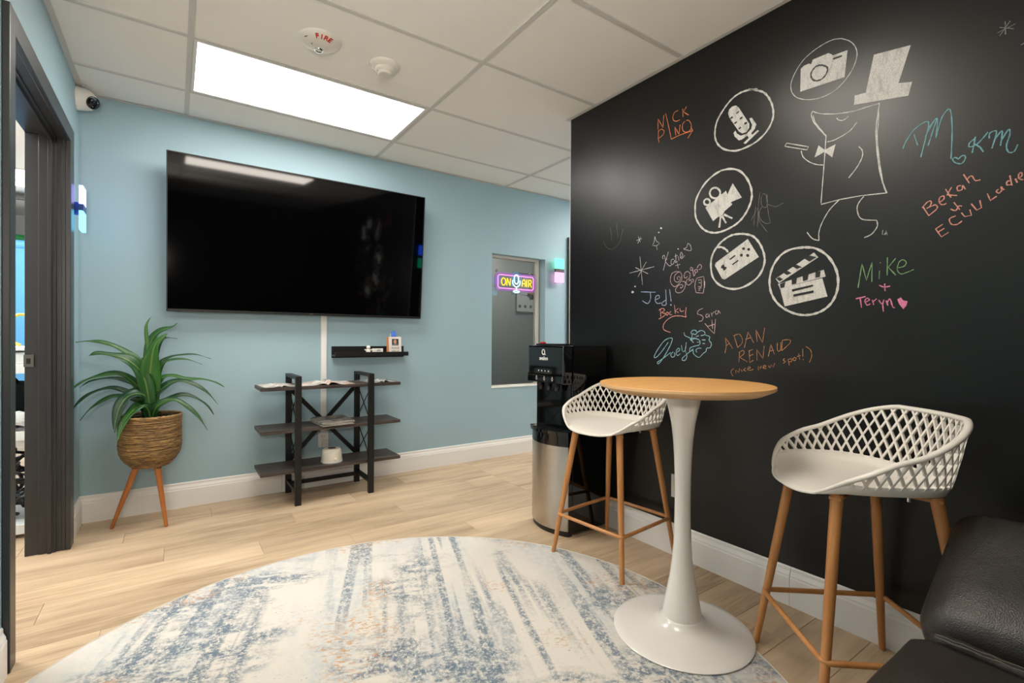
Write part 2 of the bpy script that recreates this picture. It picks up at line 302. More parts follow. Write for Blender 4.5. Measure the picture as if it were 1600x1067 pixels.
CHALK = [
 ('orange chalk name lettering with an arrow underline, high on the left of the black wall','orange',6,"""l 1653,2179 1654,2237 1622,2178 1617,2241
s 1606,2244 1593,2197 1581,2149 1570,2101
s 1570,2101 1517,2105 1446,2102
l 1457,2125 1446,2102 1473,2074
s 1530,2232 1550,2230 1561,2215 1558,2194 1541,2182 1519,2181
l 1504,2230 1501,2189
l 1482,2233 1499,2213 1469,2186
l 1646,2109 1651,2133 1650,2173
s 1653,2169 1634,2174 1616,2161 1619,2143 1646,2132
l 1543,2112 1549,2157 1524,2110 1518,2156
s 1490,2163 1504,2151 1501,2121 1479,2106 1457,2111 1454,2133 1468,2159 1482,2164"""),
 ('white chalk ring around a drawn studio microphone on the black wall','white',8,"""s 1127,2170 1159,2181 1203,2186 1243,2175 1281,2146 1314,2105 1326,2065 1325,2024 1308,1987 1274,1955 1223,1934 1174,1934 1127,1945 1085,1973 1061,2013 1058,2052 1070,2097 1095,2140 1129,2166 1167,2187
f 1243,2140 1225,2138 1211,2123 1162,2033 1162,2016 1174,2001 1194,2002 1210,2016 1257,2097 1262,2117 1257,2132
f 1162,2056 1151,2056 1130,2019 1136,2003 1153,1988 1148,1980 1124,1993 1118,1986 1178,1950 1188,1957 1163,1972 1170,1984 1196,1975 1210,1976 1230,2001 1235,2018 1226,2026 1219,2010 1201,1994 1174,1993 1153,2007 1149,2024
d8 1222,2100 1209,2105
d8 1250,2088 1238,2091
d9 1204,2069 1193,2074
d9 1231,2058 1219,2062
d9 1184,2041 1171,2040
d9 1210,2027 1199,2030"""),
 ('white chalk ring around a filled stills camera, topmost drawing on the black wall','white',5,"""s 805,2227 835,2237 872,2235 911,2224 944,2205 972,2170 987,2133 982,2095 959,2064 918,2041 871,2031 825,2039 789,2065 765,2098 753,2137 758,2171 776,2202 805,2227
f 950,2178 937,2185 919,2185 911,2178 905,2194 849,2193 838,2183 834,2177 784,2173 793,2076 951,2086
e6 895,2161 909,2146 909,2125 895,2106 871,2102 854,2118 852,2138 868,2154 883,2161 895,2161
d8 832,2162 802,2160"""),
 ('filled white chalk top hat slanting above the drawn figure','white',6,"""f 700,2116 593,2098 626,1982 588,1970 598,1927 761,1959 759,1993 724,1989"""),
 ('white chalk outline of a striding paper figure with bow tie and tray','white',6,"""s 904,1990 878,1971 827,1950 769,1937 723,1935 681,1933
s 904,1990 908,1975 898,1943 877,1908 854,1874
s 902,1973 893,1941 873,1906 854,1876
s 854,1874 856,1845 860,1773 865,1696 870,1619
s 681,1933 687,1888 691,1827 684,1732 673,1662 656,1607
s 683,1907 684,1866 687,1815 680,1731 668,1645 658,1608
l 870,1614 805,1618 734,1616 656,1607
s 818,1932 812,1922 800,1915 788,1917 779,1923
s 850,1851 826,1850 792,1859 769,1870 751,1891
f 881,1848 859,1823 821,1833 832,1786 859,1815 895,1805
l 1002,1896 918,1854 923,1843 1009,1885 1002,1896
s 945,1846 937,1819 913,1792 886,1774 863,1766
s 744,1799 733,1781 733,1757 749,1725 776,1692
s 807,1617 839,1587 864,1545 876,1508 876,1474
s 876,1474 900,1486 920,1514
s 726,1612 743,1590 747,1565 733,1530 686,1516
s 686,1516 684,1494 701,1469 724,1460"""),
 ('tiny white chalk initials by the foot of the drawn figure','white',3,"""l 667,1478 669,1462 658,1462
l 661,1459 658,1474 654,1457
l 661,1465 654,1464"""),
 ('small grey chalk asterisk in the upper right of the black wall','grey',5,"""l 379,2030 340,2037
l 374,2018 351,2052
l 362,2056 361,2016
l 374,2044 343,2024
l 328,1968 316,1971"""),
 ('teal chalk initials and heart at the right of the striding figure','teal',6,"""s 612,1748 603,1772 581,1804 551,1820 542,1809 550,1763 562,1705
l 581,1788 571,1748
s 550,1770 533,1806 521,1821 532,1779 543,1737
s 541,1798 520,1820 523,1757
s 523,1757 509,1816 492,1840 485,1822 482,1762 484,1676
s 466,1669 473,1677 480,1673 473,1660 458,1653 449,1667 452,1677 460,1676 466,1669
l 426,1728 433,1679
s 397,1733 420,1705 439,1700 440,1712 428,1722
l 428,1706 415,1692 407,1674
s 394,1711 393,1728 379,1730 380,1713 388,1679
s 384,1700 366,1726 369,1681
s 369,1692 352,1725 349,1709 356,1677 351,1656 339,1655 332,1673"""),
 ('coral chalk lettering slanting upward at the right edge of the black wall','coral',6,"""l 554,1534 539,1502
s 557,1533 542,1550 533,1548 536,1534 545,1528
s 545,1528 523,1535 518,1522 539,1503
s 513,1540 501,1549 502,1560 512,1555 512,1540 504,1531 494,1534
l 497,1581 483,1550
l 482,1583 493,1561 468,1553
s 459,1583 468,1581 466,1568 456,1570 455,1582 448,1568
l 453,1617 439,1585
s 445,1597 438,1606 432,1605 425,1590 413,1589
l 476,1533 461,1506
s 484,1513 471,1505 464,1518 456,1516
l 503,1467 521,1455 506,1426 488,1438
l 515,1443 499,1453
s 471,1488 486,1481 481,1463 467,1460 455,1469
l 457,1495 449,1481 433,1482 437,1501
l 434,1519 421,1496 410,1501 414,1525
l 397,1542 390,1519 376,1529
s 372,1550 377,1544 371,1537 365,1545 367,1556 360,1544
l 348,1585 343,1553
s 346,1567 353,1569 354,1558 344,1557
l 336,1572 332,1559
s 329,1570 322,1578 324,1587 329,1583 328,1570 319,1564
s 308,1591 314,1586 308,1578 311,1568"""),
 ('white chalk ring around a drawn film projector on a tripod','white',9,"""s 1297,1865 1249,1860 1203,1837 1168,1791 1149,1738 1151,1690 1176,1641 1214,1606 1274,1585 1329,1584 1380,1608 1418,1658 1429,1707 1422,1765 1382,1822 1332,1854 1290,1865
f 1374,1711 1269,1766 1262,1747 1237,1792 1193,1717 1245,1708 1238,1696 1275,1674 1285,1657 1309,1653 1333,1639
s 1349,1732 1351,1726 1355,1722 1361,1721 1369,1723 1375,1727 1380,1733 1381,1739 1380,1745 1375,1749 1369,1751 1362,1749 1355,1745 1351,1739 1349,1732
s 1297,1762 1300,1752 1307,1745 1318,1743 1330,1746 1341,1753 1348,1763 1351,1775 1348,1785 1341,1792 1330,1794 1318,1791 1307,1783 1300,1773 1297,1762
l 1294,1654 1301,1603
l 1287,1654 1267,1617
l 1278,1659 1237,1633"""),
 ('faint grey scribbled chalk signature beside the projector ring','grey',3,"""l 1112,1720 1118,1665 1121,1573
l 1130,1664 1138,1582
s 1148,1608 1121,1653 1117,1623 1111,1592 1078,1543
s 1079,1656 1073,1614 1067,1583 1084,1581 1108,1603 1114,1634 1103,1655
s 1079,1656 1085,1699 1097,1710 1106,1692 1103,1661 1085,1649 1079,1674 1082,1707
s 1079,1662 1044,1644 1013,1653"""),
 ('white chalk ring around a drawn game controller with cord','white',9,"""s 1188,1555 1240,1557 1294,1532 1332,1486 1342,1436 1331,1376 1292,1334 1231,1313 1173,1321 1118,1355 1091,1405 1092,1452 1113,1503 1144,1538 1188,1555
f 1317,1442 1164,1528 1114,1442 1272,1360 1285,1365 1322,1430
s 1316,1513 1290,1511 1266,1496 1256,1482
d9 1289,1420 1263,1410
d9 1281,1428 1272,1402
d8 1247,1448 1221,1463
d8 1235,1423 1206,1439
k 1175,1487 1177,1483 1180,1481 1184,1482 1188,1485 1189,1489 1188,1493 1184,1494 1180,1494 1177,1491
k 1152,1480 1153,1476 1157,1475 1161,1475 1164,1478 1166,1482 1164,1486 1161,1488 1157,1487 1153,1484
k 1185,1459 1186,1456 1189,1454 1194,1454 1197,1457 1199,1461 1197,1465 1194,1467 1189,1466 1186,1463
k 1156,1454 1157,1450 1161,1448 1165,1449 1169,1452 1170,1456 1169,1460 1165,1462 1161,1461 1157,1458"""),
 ('white chalk ring around a drawn clapperboard, lowest ring on the black wall','white',9,"""s 930,1456 888,1445 848,1413 820,1367 808,1319 812,1268 834,1222 874,1193 927,1184 979,1198 1029,1233 1059,1282 1067,1339 1053,1395 1021,1437 981,1455 930,1456
f 1042,1341 894,1430 878,1409 1028,1321
f 1032,1318 858,1358 851,1331 1024,1299
f 1024,1299 863,1326 844,1253 1004,1223
k 931,1412 908,1420 883,1410 910,1396
k 974,1384 958,1390 937,1377 957,1372
k 1012,1363 996,1370 977,1358 994,1351
k 1039,1341 1027,1347 1011,1336 1024,1328
k 1024,1317 1001,1324 1006,1301 1021,1300
k 977,1334 956,1338 959,1313 976,1310
k 935,1342 912,1346 916,1324 933,1320
k 887,1352 868,1354 871,1331 887,1329
d8 975,1286 895,1300
d8 969,1265 893,1276"""),
 ('green chalk name lettering to the right of the clapperboard ring','green',5,"""l 742,1278 730,1366 716,1303 699,1367 699,1296
l 676,1334 677,1304
f 672,1362 672,1361 673,1360 674,1360 675,1361 675,1362 675,1364 674,1364 673,1364 672,1363
l 653,1378 653,1315
l 629,1372 650,1343 628,1313
s 624,1338 605,1341 599,1354 608,1364 619,1357 624,1332 614,1316 598,1319 578,1327"""),
 ('pink chalk plus sign, name lettering and filled heart','pink',7,"""s 676,1282 662,1274 644,1276
l 660,1286 659,1260
l 749,1238 718,1244
l 735,1241 730,1204
s 718,1224 706,1231 713,1238 720,1228 713,1213 703,1217
l 697,1231 692,1212
l 695,1223 684,1234
s 677,1229 670,1215
s 662,1229 665,1213 663,1187
l 670,1215 665,1217
l 655,1226 650,1208
s 652,1218 644,1231 636,1203 629,1199
f 623,1228 613,1234 606,1223 594,1220 597,1205 606,1193 618,1212"""),
 ('faint grey chalk smiling face at the far left of the black wall','grey',3,"""s 2039,1661 2021,1627 1982,1602 1945,1609 1912,1638 1900,1672 1889,1705
s 1988,1730 1979,1692 1977,1651
s 1939,1744 1933,1703 1927,1662"""),
 ('white chalk stars, sparkle and dots left of the curly doodles','white',4,"""l 1791,1623 1754,1627
l 1783,1605 1761,1638
l 1780,1643 1765,1611
l 1668,1624 1660,1600 1637,1583 1657,1573 1653,1551
l 1668,1624 1672,1596 1683,1579 1657,1573
f 1623,1659 1624,1656 1627,1655 1630,1656 1634,1658 1635,1661 1634,1664 1631,1666 1627,1665 1624,1662
f 1639,1640 1640,1639 1642,1638 1645,1638 1647,1640 1648,1642 1647,1644 1645,1645 1642,1644 1640,1643
f 1794,1372 1795,1370 1798,1369 1801,1369 1804,1371 1805,1373 1804,1375 1801,1377 1798,1376 1795,1375
f 1808,1342 1809,1339 1814,1337 1819,1337 1823,1340 1825,1344 1823,1347 1819,1350 1814,1349 1809,1346
l 1767,1533 1757,1455 1748,1377
l 1840,1450 1671,1466
l 1797,1476 1712,1433
l 1723,1498 1779,1424"""),
 ('pale lilac chalk name lettering with small heart and plus','lilac',5,"""s 1582,1531 1598,1487 1613,1439
s 1614,1498 1618,1510 1608,1517 1601,1496
s 1589,1495 1601,1488 1578,1460 1562,1461
s 1549,1489 1562,1488 1565,1469 1552,1465 1544,1483 1539,1469
s 1538,1515 1535,1474 1526,1476
l 1546,1503 1527,1505
l 1523,1499 1518,1478
s 1511,1490 1497,1501 1505,1518 1511,1503 1504,1486 1485,1500
f 1520,1537 1521,1535 1522,1534 1525,1534 1527,1536 1528,1538 1527,1540 1525,1541 1523,1540 1521,1539
s 1477,1536 1491,1533 1480,1527 1450,1519 1453,1543 1467,1556 1471,1544 1477,1536
l 1539,1455 1512,1459
l 1528,1465 1522,1440"""),
 ('pinkish chalk curls and a small radio doodle','rose',5,"""s 1522,1383 1529,1392 1519,1399 1510,1390 1516,1374 1532,1372 1545,1385 1542,1407 1519,1421 1504,1411 1503,1379 1522,1359 1544,1350 1564,1368 1569,1390 1560,1417 1535,1425 1510,1420
s 1509,1347 1506,1339 1494,1348 1503,1357 1522,1353 1538,1333 1528,1319 1503,1319 1484,1339 1481,1366 1500,1373
s 1469,1394 1479,1387 1488,1396 1482,1414 1467,1418 1454,1406 1457,1385 1472,1376 1475,1360 1460,1351 1445,1363 1454,1377 1460,1369
s 1454,1429 1449,1437 1439,1428 1448,1421 1454,1429
s 1439,1425 1433,1393 1424,1408 1430,1419 1416,1422 1413,1412 1421,1407
s 1416,1428 1404,1444 1392,1438 1395,1423 1407,1421
s 1445,1378 1435,1375 1439,1362
l 1415,1381 1380,1385 1377,1372 1376,1336 1381,1305 1420,1311 1427,1340 1424,1366 1415,1381
l 1409,1370 1392,1371 1391,1337 1409,1338
l 1406,1359 1396,1355
l 1407,1328 1391,1332
l 1406,1320 1397,1323
l 1373,1361 1374,1330"""),
 ('pale blue chalk name lettering with exclamation mark','blue',6,"""l 1758,1340 1660,1331
s 1695,1334 1693,1299 1710,1275 1732,1282 1747,1292
s 1661,1292 1637,1299 1640,1313 1658,1309 1662,1286 1647,1271 1625,1273
l 1597,1339 1594,1301 1593,1263
s 1596,1285 1616,1275 1618,1262 1599,1259 1591,1268
l 1573,1339 1563,1277
f 1560,1259 1560,1257 1563,1256 1566,1256 1568,1257 1569,1260 1568,1262 1566,1263 1563,1263 1561,1261"""),
 ('coral chalk name lettering with a hooked swoosh beneath','coral',6,"""l 1629,1242 1626,1200
s 1640,1234 1619,1244 1602,1235 1622,1222
s 1622,1222 1599,1216 1605,1205 1639,1189
s 1586,1224 1595,1216 1587,1207 1579,1218 1586,1224
s 1563,1225 1572,1220 1569,1209 1556,1211
l 1543,1258 1537,1213
l 1521,1240 1537,1227 1518,1218
s 1511,1239 1505,1223 1486,1227
s 1474,1242 1478,1211 1474,1194
s 1474,1194 1508,1201 1553,1200 1592,1179 1610,1155 1605,1133 1565,1119"""),
 ('pale pink chalk name lettering with a down-pointing arrow','rose',5,"""s 1383,1233 1405,1224 1411,1208 1390,1200 1381,1189 1387,1174 1403,1172
s 1356,1206 1365,1202 1364,1189 1353,1193 1350,1204 1346,1188
l 1339,1211 1333,1193
s 1336,1203 1322,1215
s 1309,1220 1317,1215 1314,1202 1303,1207 1302,1219 1291,1205
l 1371,1161 1346,1133 1321,1112
l 1316,1180 1321,1112
l 1335,1178 1330,1135
l 1357,1146 1319,1156"""),
 ('cyan chalk name lettering with a bearded curly face above the table','cyan',6,"""s 1579,1069 1623,1016 1653,990 1667,992 1646,1028 1601,1078 1558,1091 1560,1066 1593,1010 1634,959 1645,964 1600,992 1564,1017
s 1549,1021 1563,1005 1552,993 1538,1003 1542,1018
s 1528,1018 1510,1031 1517,1040 1531,1024 1524,1003 1506,1013
s 1500,1055 1493,1025 1479,1031 1472,1070
s 1479,1031 1468,1002 1478,981 1496,983 1485,999 1432,1038
s 1485,1118 1480,1103 1452,1091 1449,1082
s 1449,1082 1439,1103 1446,1120 1429,1130 1413,1120 1422,1108 1439,1114
s 1413,1117 1393,1127 1374,1122 1371,1108 1393,1102
s 1367,1105 1345,1097 1348,1080 1336,1066 1342,1046 1360,1043 1364,1028 1379,1017 1398,999 1412,1001 1431,1015 1435,1032 1452,1026 1448,1044 1419,1053 1399,1059 1396,1074 1406,1085 1432,1091 1445,1085 1432,1068
l 1412,1071 1399,1071
l 1386,1082 1367,1082
l 1383,1065 1370,1065
s 1412,1021 1418,1033 1405,1042 1389,1042
s 1403,1103 1419,1097
s 1449,1079 1426,1088 1409,1085"""),
 ('brown-orange chalk capitals and a bracketed line just above the table','tan',4,"""l 1267,1022 1260,1058 1266,1094 1229,1044
l 1263,1056 1246,1067
l 1224,1102 1206,1049
s 1226,1102 1200,1109 1186,1091 1186,1070 1206,1049
l 1175,1049 1159,1118 1133,1071
l 1170,1086 1146,1094
l 1118,1076 1124,1128 1095,1071 1086,1135
l 1200,984 1197,1030
s 1200,1027 1180,1037 1177,1022 1197,1006
l 1197,1006 1161,987
l 1153,1038 1150,984 1134,995
l 1155,1034 1137,1042
l 1151,1013 1135,1021
l 1118,995 1119,1042 1092,1004 1087,1058
l 1069,1014 1059,1064 1044,1024
l 1065,1036 1047,1041
s 1032,1072 1032,1044 1025,1037 1018,1047 1018,1074
l 1012,1082 1014,1039
s 1012,1083 984,1085 981,1072 1014,1039
s 1223,955 1237,939 1227,919
l 1213,932 1215,947 1199,939 1196,955
l 1188,951 1185,942
s 1168,959 1178,950 1165,946
s 1157,955 1147,961 1152,966 1160,954 1147,950 1134,956
l 1111,953 1112,970 1102,960 1099,973
s 1089,966 1078,971 1086,976 1091,963 1076,961
l 1068,974 1063,965 1056,978 1048,969 1042,986
s 1001,1008 1008,1001 999,995 1008,987
l 988,1006 983,979
s 987,1003 976,1008 973,999 984,993
s 962,1014 969,1006 962,1000 956,1009 962,1014
l 947,1029 943,1005
l 953,1017 939,1022
l 932,1049 931,1017
f 928,1006 928,1005 929,1005 930,1004 931,1005 931,1006 931,1007 930,1008 929,1008 928,1008
s 921,1059 903,1045 898,1021 907,994"""),
]
# ------------------------------------------------------------ large structure
# floor: planks
fl=struct('floor')
link('subfloor',BX(-2.2,5.2,-2.75,8.2,-.06,-.006),'board',fl)
PW,PL,GAP=.182,1.22,.0012
pm={}
def plank(x0,x1,y0,y1):
    k=(round(x1-x0,3),round(y1-y0,3))
    if k not in pm:
        bm=BX(0,k[0]-GAP,0,k[1]-GAP,-.008,0); 
        te=[e for e in bm.edges if all(v.co.z>-.001 for v in e.verts)]; bmesh.ops.bevel(bm,geom=te,offset=.0009,segments=1,affect='EDGES')
        me=bpy.data.meshes.new('floor_plank'); bm.to_mesh(me); bm.free(); me.materials.append(MT['floor']); pm[k]=me
    o=bpy.data.objects.new('floor_plank',pm[k]); o.location=(x0,y0,0); o.parent=fl; COL.objects.link(o)
def lay(xa,xb,ya,yb,ph):
    y=ya; i=0
    while y<yb-.01:
        y1=min(y+PW,yb); st=xa-[.0,.81,.4,1.02,.22,.63][(i+ph)%6]; x=st
        while x<xb-.001:
            a,b=max(x,xa),min(x+PL,xb)
            if b-a>.02: plank(round(a,3),round(b,3),round(y,3),round(y1,3))
            x+=PL
        y=y1; i+=1
YF=-1.4  # whole planks where the photo sees them
lay(-.63,XR,YF+.084,YB,0); lay(XR,5.0,YC,YB,1)
lay(-1.9,-.63,2.2,4.4,3)
link('floor_sheet',BX(-.63,XR,-2.6,YF+.083,-.008,0),'floor',fl)
link('side_floor_sheet',BX(-1.9,-.63,4.4,7.9,-.008,0),'floor',fl)
# walls
WT=.15; DY0,DY1,DZ=2.245,3.30,2.075
wl=struct('wall_left')
bm=NB(); box(bm,XL-WT,XL,-2.6,DY0-.02,0,ZC+.12); box(bm,XL-WT,XL,DY1+.02,YB+.15,0,ZC+.12); box(bm,XL-WT,XL,DY0-.02,DY1+.02,DZ+.02,ZC+.12); link('painted_wall',bm,'blue',wl)
WX0,WX1,WZ0,WZ1=2.362,2.978,.635,1.857
wb=struct('wall_back')
bm=NB(); box(bm,XL,WX0,YB,YB+.15,0,ZC+.12); box(bm,WX1,5.0,YB,YB+.15,0,ZC+.12); box(bm,WX0,WX1,YB,YB+.15,0,WZ0); box(bm,WX0,WX1,YB,YB+.15,WZ1,ZC+.12); link('painted_wall',bm,'blue',wb)
wr=struct('wall_right')
link('blackboard_wall',BX(XR,XR+.12,-2.6,YC,0,ZC+.12),'black',wr)
link('corner_bead',BX(XR-.0015,XR+.0012,YC-.0012,YC+.0015,.15,ZC),'white_trim',wr)
wc=struct('wall_corridor'); link('painted_wall',BX(XR+.12,5.0,YC-.12,YC,0,ZC+.12),'grey_wall',wc)
we=struct('wall_end'); link('painted_wall',BX(5.0,5.12,YC-.12,YB+.15,0,ZC+.12),'blue',we)
wf=struct('wall_front'); link('painted_wall',BX(XL-WT,XR+.12,-2.72,-2.6,0,ZC+.12),'wall_dark',wf)
# baseboards with a stepped ogee profile
def prof(d): # (out, z)
    return [(0,0),(.015,0),(.015,.112),(.0125,.118),(.0125,.124),(.010,.130),(.006,.140),(.006,.152),(.003,.157),(0,.157)]
def baseboard(name,axis,pos,a,b,sgn,parts):
    r=struct(name)
    for (p,q) in parts:
        bm=NB()
        if axis=='x': prism(bm,[(pos+sgn*o_,z) for o_,z in prof(0)],p,q,'x')
        else: prism(bm,[(pos+sgn*o_,z) for o_,z in prof(0)],p,q,'y')
        link('board',bm,'white_trim',r)
baseboard('baseboard_back','x',YB,0,0,-1,[(XL,.62),(.622,3.26)])
baseboard('baseboard_left','y',XL,0,0,1,[(3.385,YB-.012),(-2.6,2.178)])
baseboard('baseboard_right','y',XR,0,0,-1,[(-2.6,.968),(.970,YC+.012)])
baseboard('baseboard_corridor','x',YC,0,0,1,[(XR-.012,5.0)])
# ceiling: grid and tiles
ce=struct('ceiling')
XLN=[XL+.0,.06,1.28,2.50,3.72,4.94]; YLN=[-2.6,-2.16,-1.55,-.94,-.33,.28,.89,1.50,2.11,2.72,3.33,YB]
PANELS={(1,9):'panel',(1,6):'panel_warm',(4,9):'added_corridor_panel'}
bm=NB(); h=.012
for x in XLN[1:3]: box(bm,x-h,x+h,-2.6,YB,ZC,ZC+.03)
for x in XLN[3:]: box(bm,x-h,x+h,YC,YB,ZC,ZC+.03)
for y in YLN[1:-1]: box(bm,XL,XR if y<YC else 5.0,y-h,y+h,ZC+.0004,ZC+.0302)
link('ceiling_grid',bm,'tbar',ce)
bm=NB(); a=.022
box(bm,XL,XL+a,-2.6,YB,ZC-.001,ZC+.001); box(bm,XL+.0,5,YB-a,YB,ZC-.0014,ZC+.0006); box(bm,XR-a,XR,-2.6,YC,ZC-.001,ZC+.001); box(bm,XR-a,5,YC,YC+a,ZC-.0008,ZC+.0012)
link('wall_angle',bm,'tbar',ce)
link('ceiling_slab',BX(-2.2,5.2,-2.75,8.2,ZC+.12,ZC+.2),'grey_wall',ce)
tm={}
def tile(x0,x1,y0,y1):
    k=(round(x1-x0,3),round(y1-y0,3))
    if k not in tm:
        bm=BX(0,k[0],0,k[1],0,.015,bev=.0015); me=bpy.data.meshes.new('ceiling_tile'); bm.to_mesh(me); bm.free(); me.materials.append(MT['tile']); tm[k]=me
    o=bpy.data.objects.new('ceiling_tile',tm[k]); o.location=(x0,y0,ZC+.005); o.parent=ce; COL.objects.link(o)
for j in range(len(YLN)-1):
    for i in range(len(XLN)-1):
        x0,x1,y0,y1=XLN[i],XLN[i+1],YLN[j],YLN[j+1]
        if (i,j) in PANELS: continue
        if y1<=YC+.01: 
            if x0>=XR: continue
            x1=min(x1,XR)
        if y0<YC<y1 and x0>=XR: y0=YC
        if y0<YC<y1 and x0<XR<x1:
            e=.0005; me=prism(NB(),[(x0+e,y0+e),(XR-.001,y0+e),(XR-.001,YC+.001),(x1-e,YC+.001),(x1-e,y1-e),(x0+e,y1-e)],ZC+.005,ZC+.02,'z'); link('ceiling_tile',me,'tile',ce); continue
        tile(x0+.0005,x1-.0005,y0+.0005,y1-.0005)
# ------------------------------------------------------------ light panels (fittings in the grid, the corridor one added)
LP={(1,9):'lit rectangular ceiling light panel near the television wall',(1,6):'lit ceiling light panel over the middle of the room',(4,9):'unseen ceiling light panel added to brighten the corridor'}
for (i,j),mt in PANELS.items():
    x0,x1,y0,y1=XLN[i]+h+.001,XLN[i+1]-h-.001,YLN[j]+h+.001,YLN[j+1]-h-.001
    t=thing('ceiling_light_panel',LP[(i,j)],'ceiling light',((x0+x1)/2,(y0+y1)/2,ZC))
    hx,hy=(x1-x0)/2,(y1-y0)/2; bm=NB(); f=.016
    for b in ((-hx,hx,-hy,-hy+f),(-hx,hx,hy-f,hy),(-hx,-hx+f,-hy+f,hy-f),(hx-f,hx,-hy+f,hy-f)): box(bm,*b,.001,.03)
    link('frame',bm,'white_trim',t); link('diffuser',BX(-hx+f,hx-f,-hy+f,hy-f,.004,.009),mt,t); link('housing',BX(-hx,hx,-hy,hy,.03,.06),'white_trim',t)
# ------------------------------------------------------------ doorway on the left
d1=struct('door_1')
def jamb_profile(): # plan polygon of the far jamb, stepped towards the opening (x, y)
    y=DY1; return [(XL-WT,y+.02),(XL-WT,y),(XL-WT+.05,y),(XL-WT+.05,y-.006),(XL-WT+.085,y-.006),(XL-WT+.085,y-.022),(XL-.05,y-.022),(XL-.05,y-.008),(XL-.035,y-.008),(XL-.035,y),(XL-.015,y),(XL-.015,y-.004),(XL,y-.004),(XL,y+.02)]
jp=jamb_profile()
JB=[link('jamb',prism(NB(),jp,0,DZ,'z'),'door',d1)]
JB+=[link('jamb',prism(NB(),[(x,DY0-(y-DY1)) for x,y in jp],0,DZ,'z'),'door',d1)]
for q in JB: md=q.modifiers.new('b','BEVEL'); md.width=.0022; md.segments=2; md.limit_method='ANGLE'
link('head_jamb',prism(NB(),[(x,DZ-(y-DY1)*-1) for x,y in [(a_,b_) for a_,b_ in jp]],DY0-.02,DY1+.02,'y'),'door',d1)
cw=.068
for (ya,yb) in ((DY0-cw+.008,DY0+.008),(DY1-.008,DY1+cw-.008+.03)):
    bm=BX(XL+.0005,XL+.02,ya,yb,0,DZ+cw,bev=.003); link('casing',bm,'door',d1)
link('casing',BX(XL+.0005,XL+.0202,DY0-cw+.0085,DY1+cw+.0215,DZ-.008,DZ+cw+.002,bev=.003),'door',d1)
sp=link('striker_plate',BX(-.602,-.565,DY1-.0085,DY1-.0055,.93,.99,bev=.001),'dull_steel',d1); sp['label']='small steel striker plate'
link('latch_hole',BX(-.592,-.577,DY1-.0092,DY1-.008,.945,.972),'black_plastic',sp)
# corridor door on the back wall, mostly behind the black wall
d2=struct('door_2')
bm=NB(); box(bm,3.262,3.33,YB-.02,YB-.0005,0,2.11,bev=.003); link('casing',bm,'door',d2); link('casing',BX(4.21,4.278,YB-.02,YB-.0005,0,2.11,bev=.003),'door',d2); link('casing',BX(3.331,4.209,YB-.02,YB-.0005,2.04,2.11,bev=.003),'door',d2)
lf_=link('door_leaf',BX(3.335,4.205,YB-.012,YB-.001,.01,2.035),'door',d2); link('handle',tube(NB(),[(3.42,YB-.012,1),(3.42,YB-.06,1),(3.54,YB-.06,1)],.009),'chrome',lf_)
# ------------------------------------------------------------ window in the back wall
w1=struct('window_1')
link('window_frame',box(box(box(box(NB(),WX0,WX0+.02,YB+.075,YB+.13,WZ0,WZ1),WX1-.045,WX1-.02,YB+.075,YB+.13,WZ0,WZ1),WX0+.02,WX1-.045,YB+.075,YB+.13,WZ1-.02,WZ1),WX0+.02,WX1-.045,YB+.075,YB+.13,WZ0,WZ0+.008),'cream_plastic',w1)
link('window_sill',BX(WX0-.0,WX1,YB-.004,YB+.074,WZ0-.004,WZ0+.002),'white_trim',w1)
link('window_glass',BX(WX0+.021,WX1-.046,YB+.10,YB+.106,WZ0+.021,WZ1-.021),'glass',w1)
bo=struct('wall_booth')
bm=NB(); box(bm,2.2,2.3,YB+.15,5.2,0,ZC+.12); box(bm,4.5,4.6,YB+.15,5.2,0,ZC+.12); box(bm,2.2,4.6,5.2,5.3,0,ZC+.12); link('grey_wall',bm,'grey_wall',bo)
link('booth_ceiling',BX(2.3,4.5,YB+.15,5.2,ZC,ZC+.02),'tile',bo)
# ------------------------------------------------------------ room behind the doorway
sr=struct('wall_side_room')
bm=NB(); box(bm,-2.0,-1.9,1.9,8.0,0,ZC+.12); box(bm,-1.9,0,7.9,8.0,0,ZC+.12); box(bm,XL-WT,XL-.05,YB+.15,7.9,0,ZC+.12); box(bm,-1.9,XL-WT,2.0,2.1,0,ZC+.12); link('white_wall',bm,'wall_white',sr)
link('side_room_ceiling',BX(-1.9,XL-WT,2.1,7.9,ZC,ZC+.02),'tile',sr)
# ------------------------------------------------------------ television
ti=R(4.5); tx=Vector((1,0,0)); tz=Vector((0,-math.sin(ti),math.cos(ti))); tn=Vector((0,-math.cos(ti),-math.sin(ti)))
TM=MX(tx,tz,-tx.cross(tz)*-1,(.7945,3.636,1.2385))  # local x right, y up the panel, z = x cross y = towards the room
tv=thing('television','large black wall-mounted flat television tilted slightly downward','television',mtx=TM)
def TL(name,bm,mat,**k):
    o=link(name,bm,mat,tv,**k); return o
W2,HH=.8355,.962
TL('screen',BX(-W2+.006,W2-.006,.016,HH-.006,-.002,.0005),'screen')
bm=NB(); box(bm,-W2,-W2+.006,0,HH,-.03,.003); box(bm,W2-.006,W2,0,HH,-.03,.003); box(bm,-W2+.006,W2-.006,HH-.006,HH,-.03,.003); box(bm,-W2+.006,W2-.006,0,.016,-.03,.003,bev=.001); TL('bezel',bm,'black_metal')
TL('back_cover',BX(-W2+.006,W2-.006,.004,HH-.006,-.03,-.003),'black_plastic')
TL('rear_housing',BX(-.55,.55,.06,.62,-.05,-.031,bev=.005),'black_plastic')
TL('wall_bracket',BX(-.2,.2,.25,.5,-.08,-.051),'black_metal')
TL('power_light',BX(-.012,.012,.006,.010,.003,.0042),'chrome')
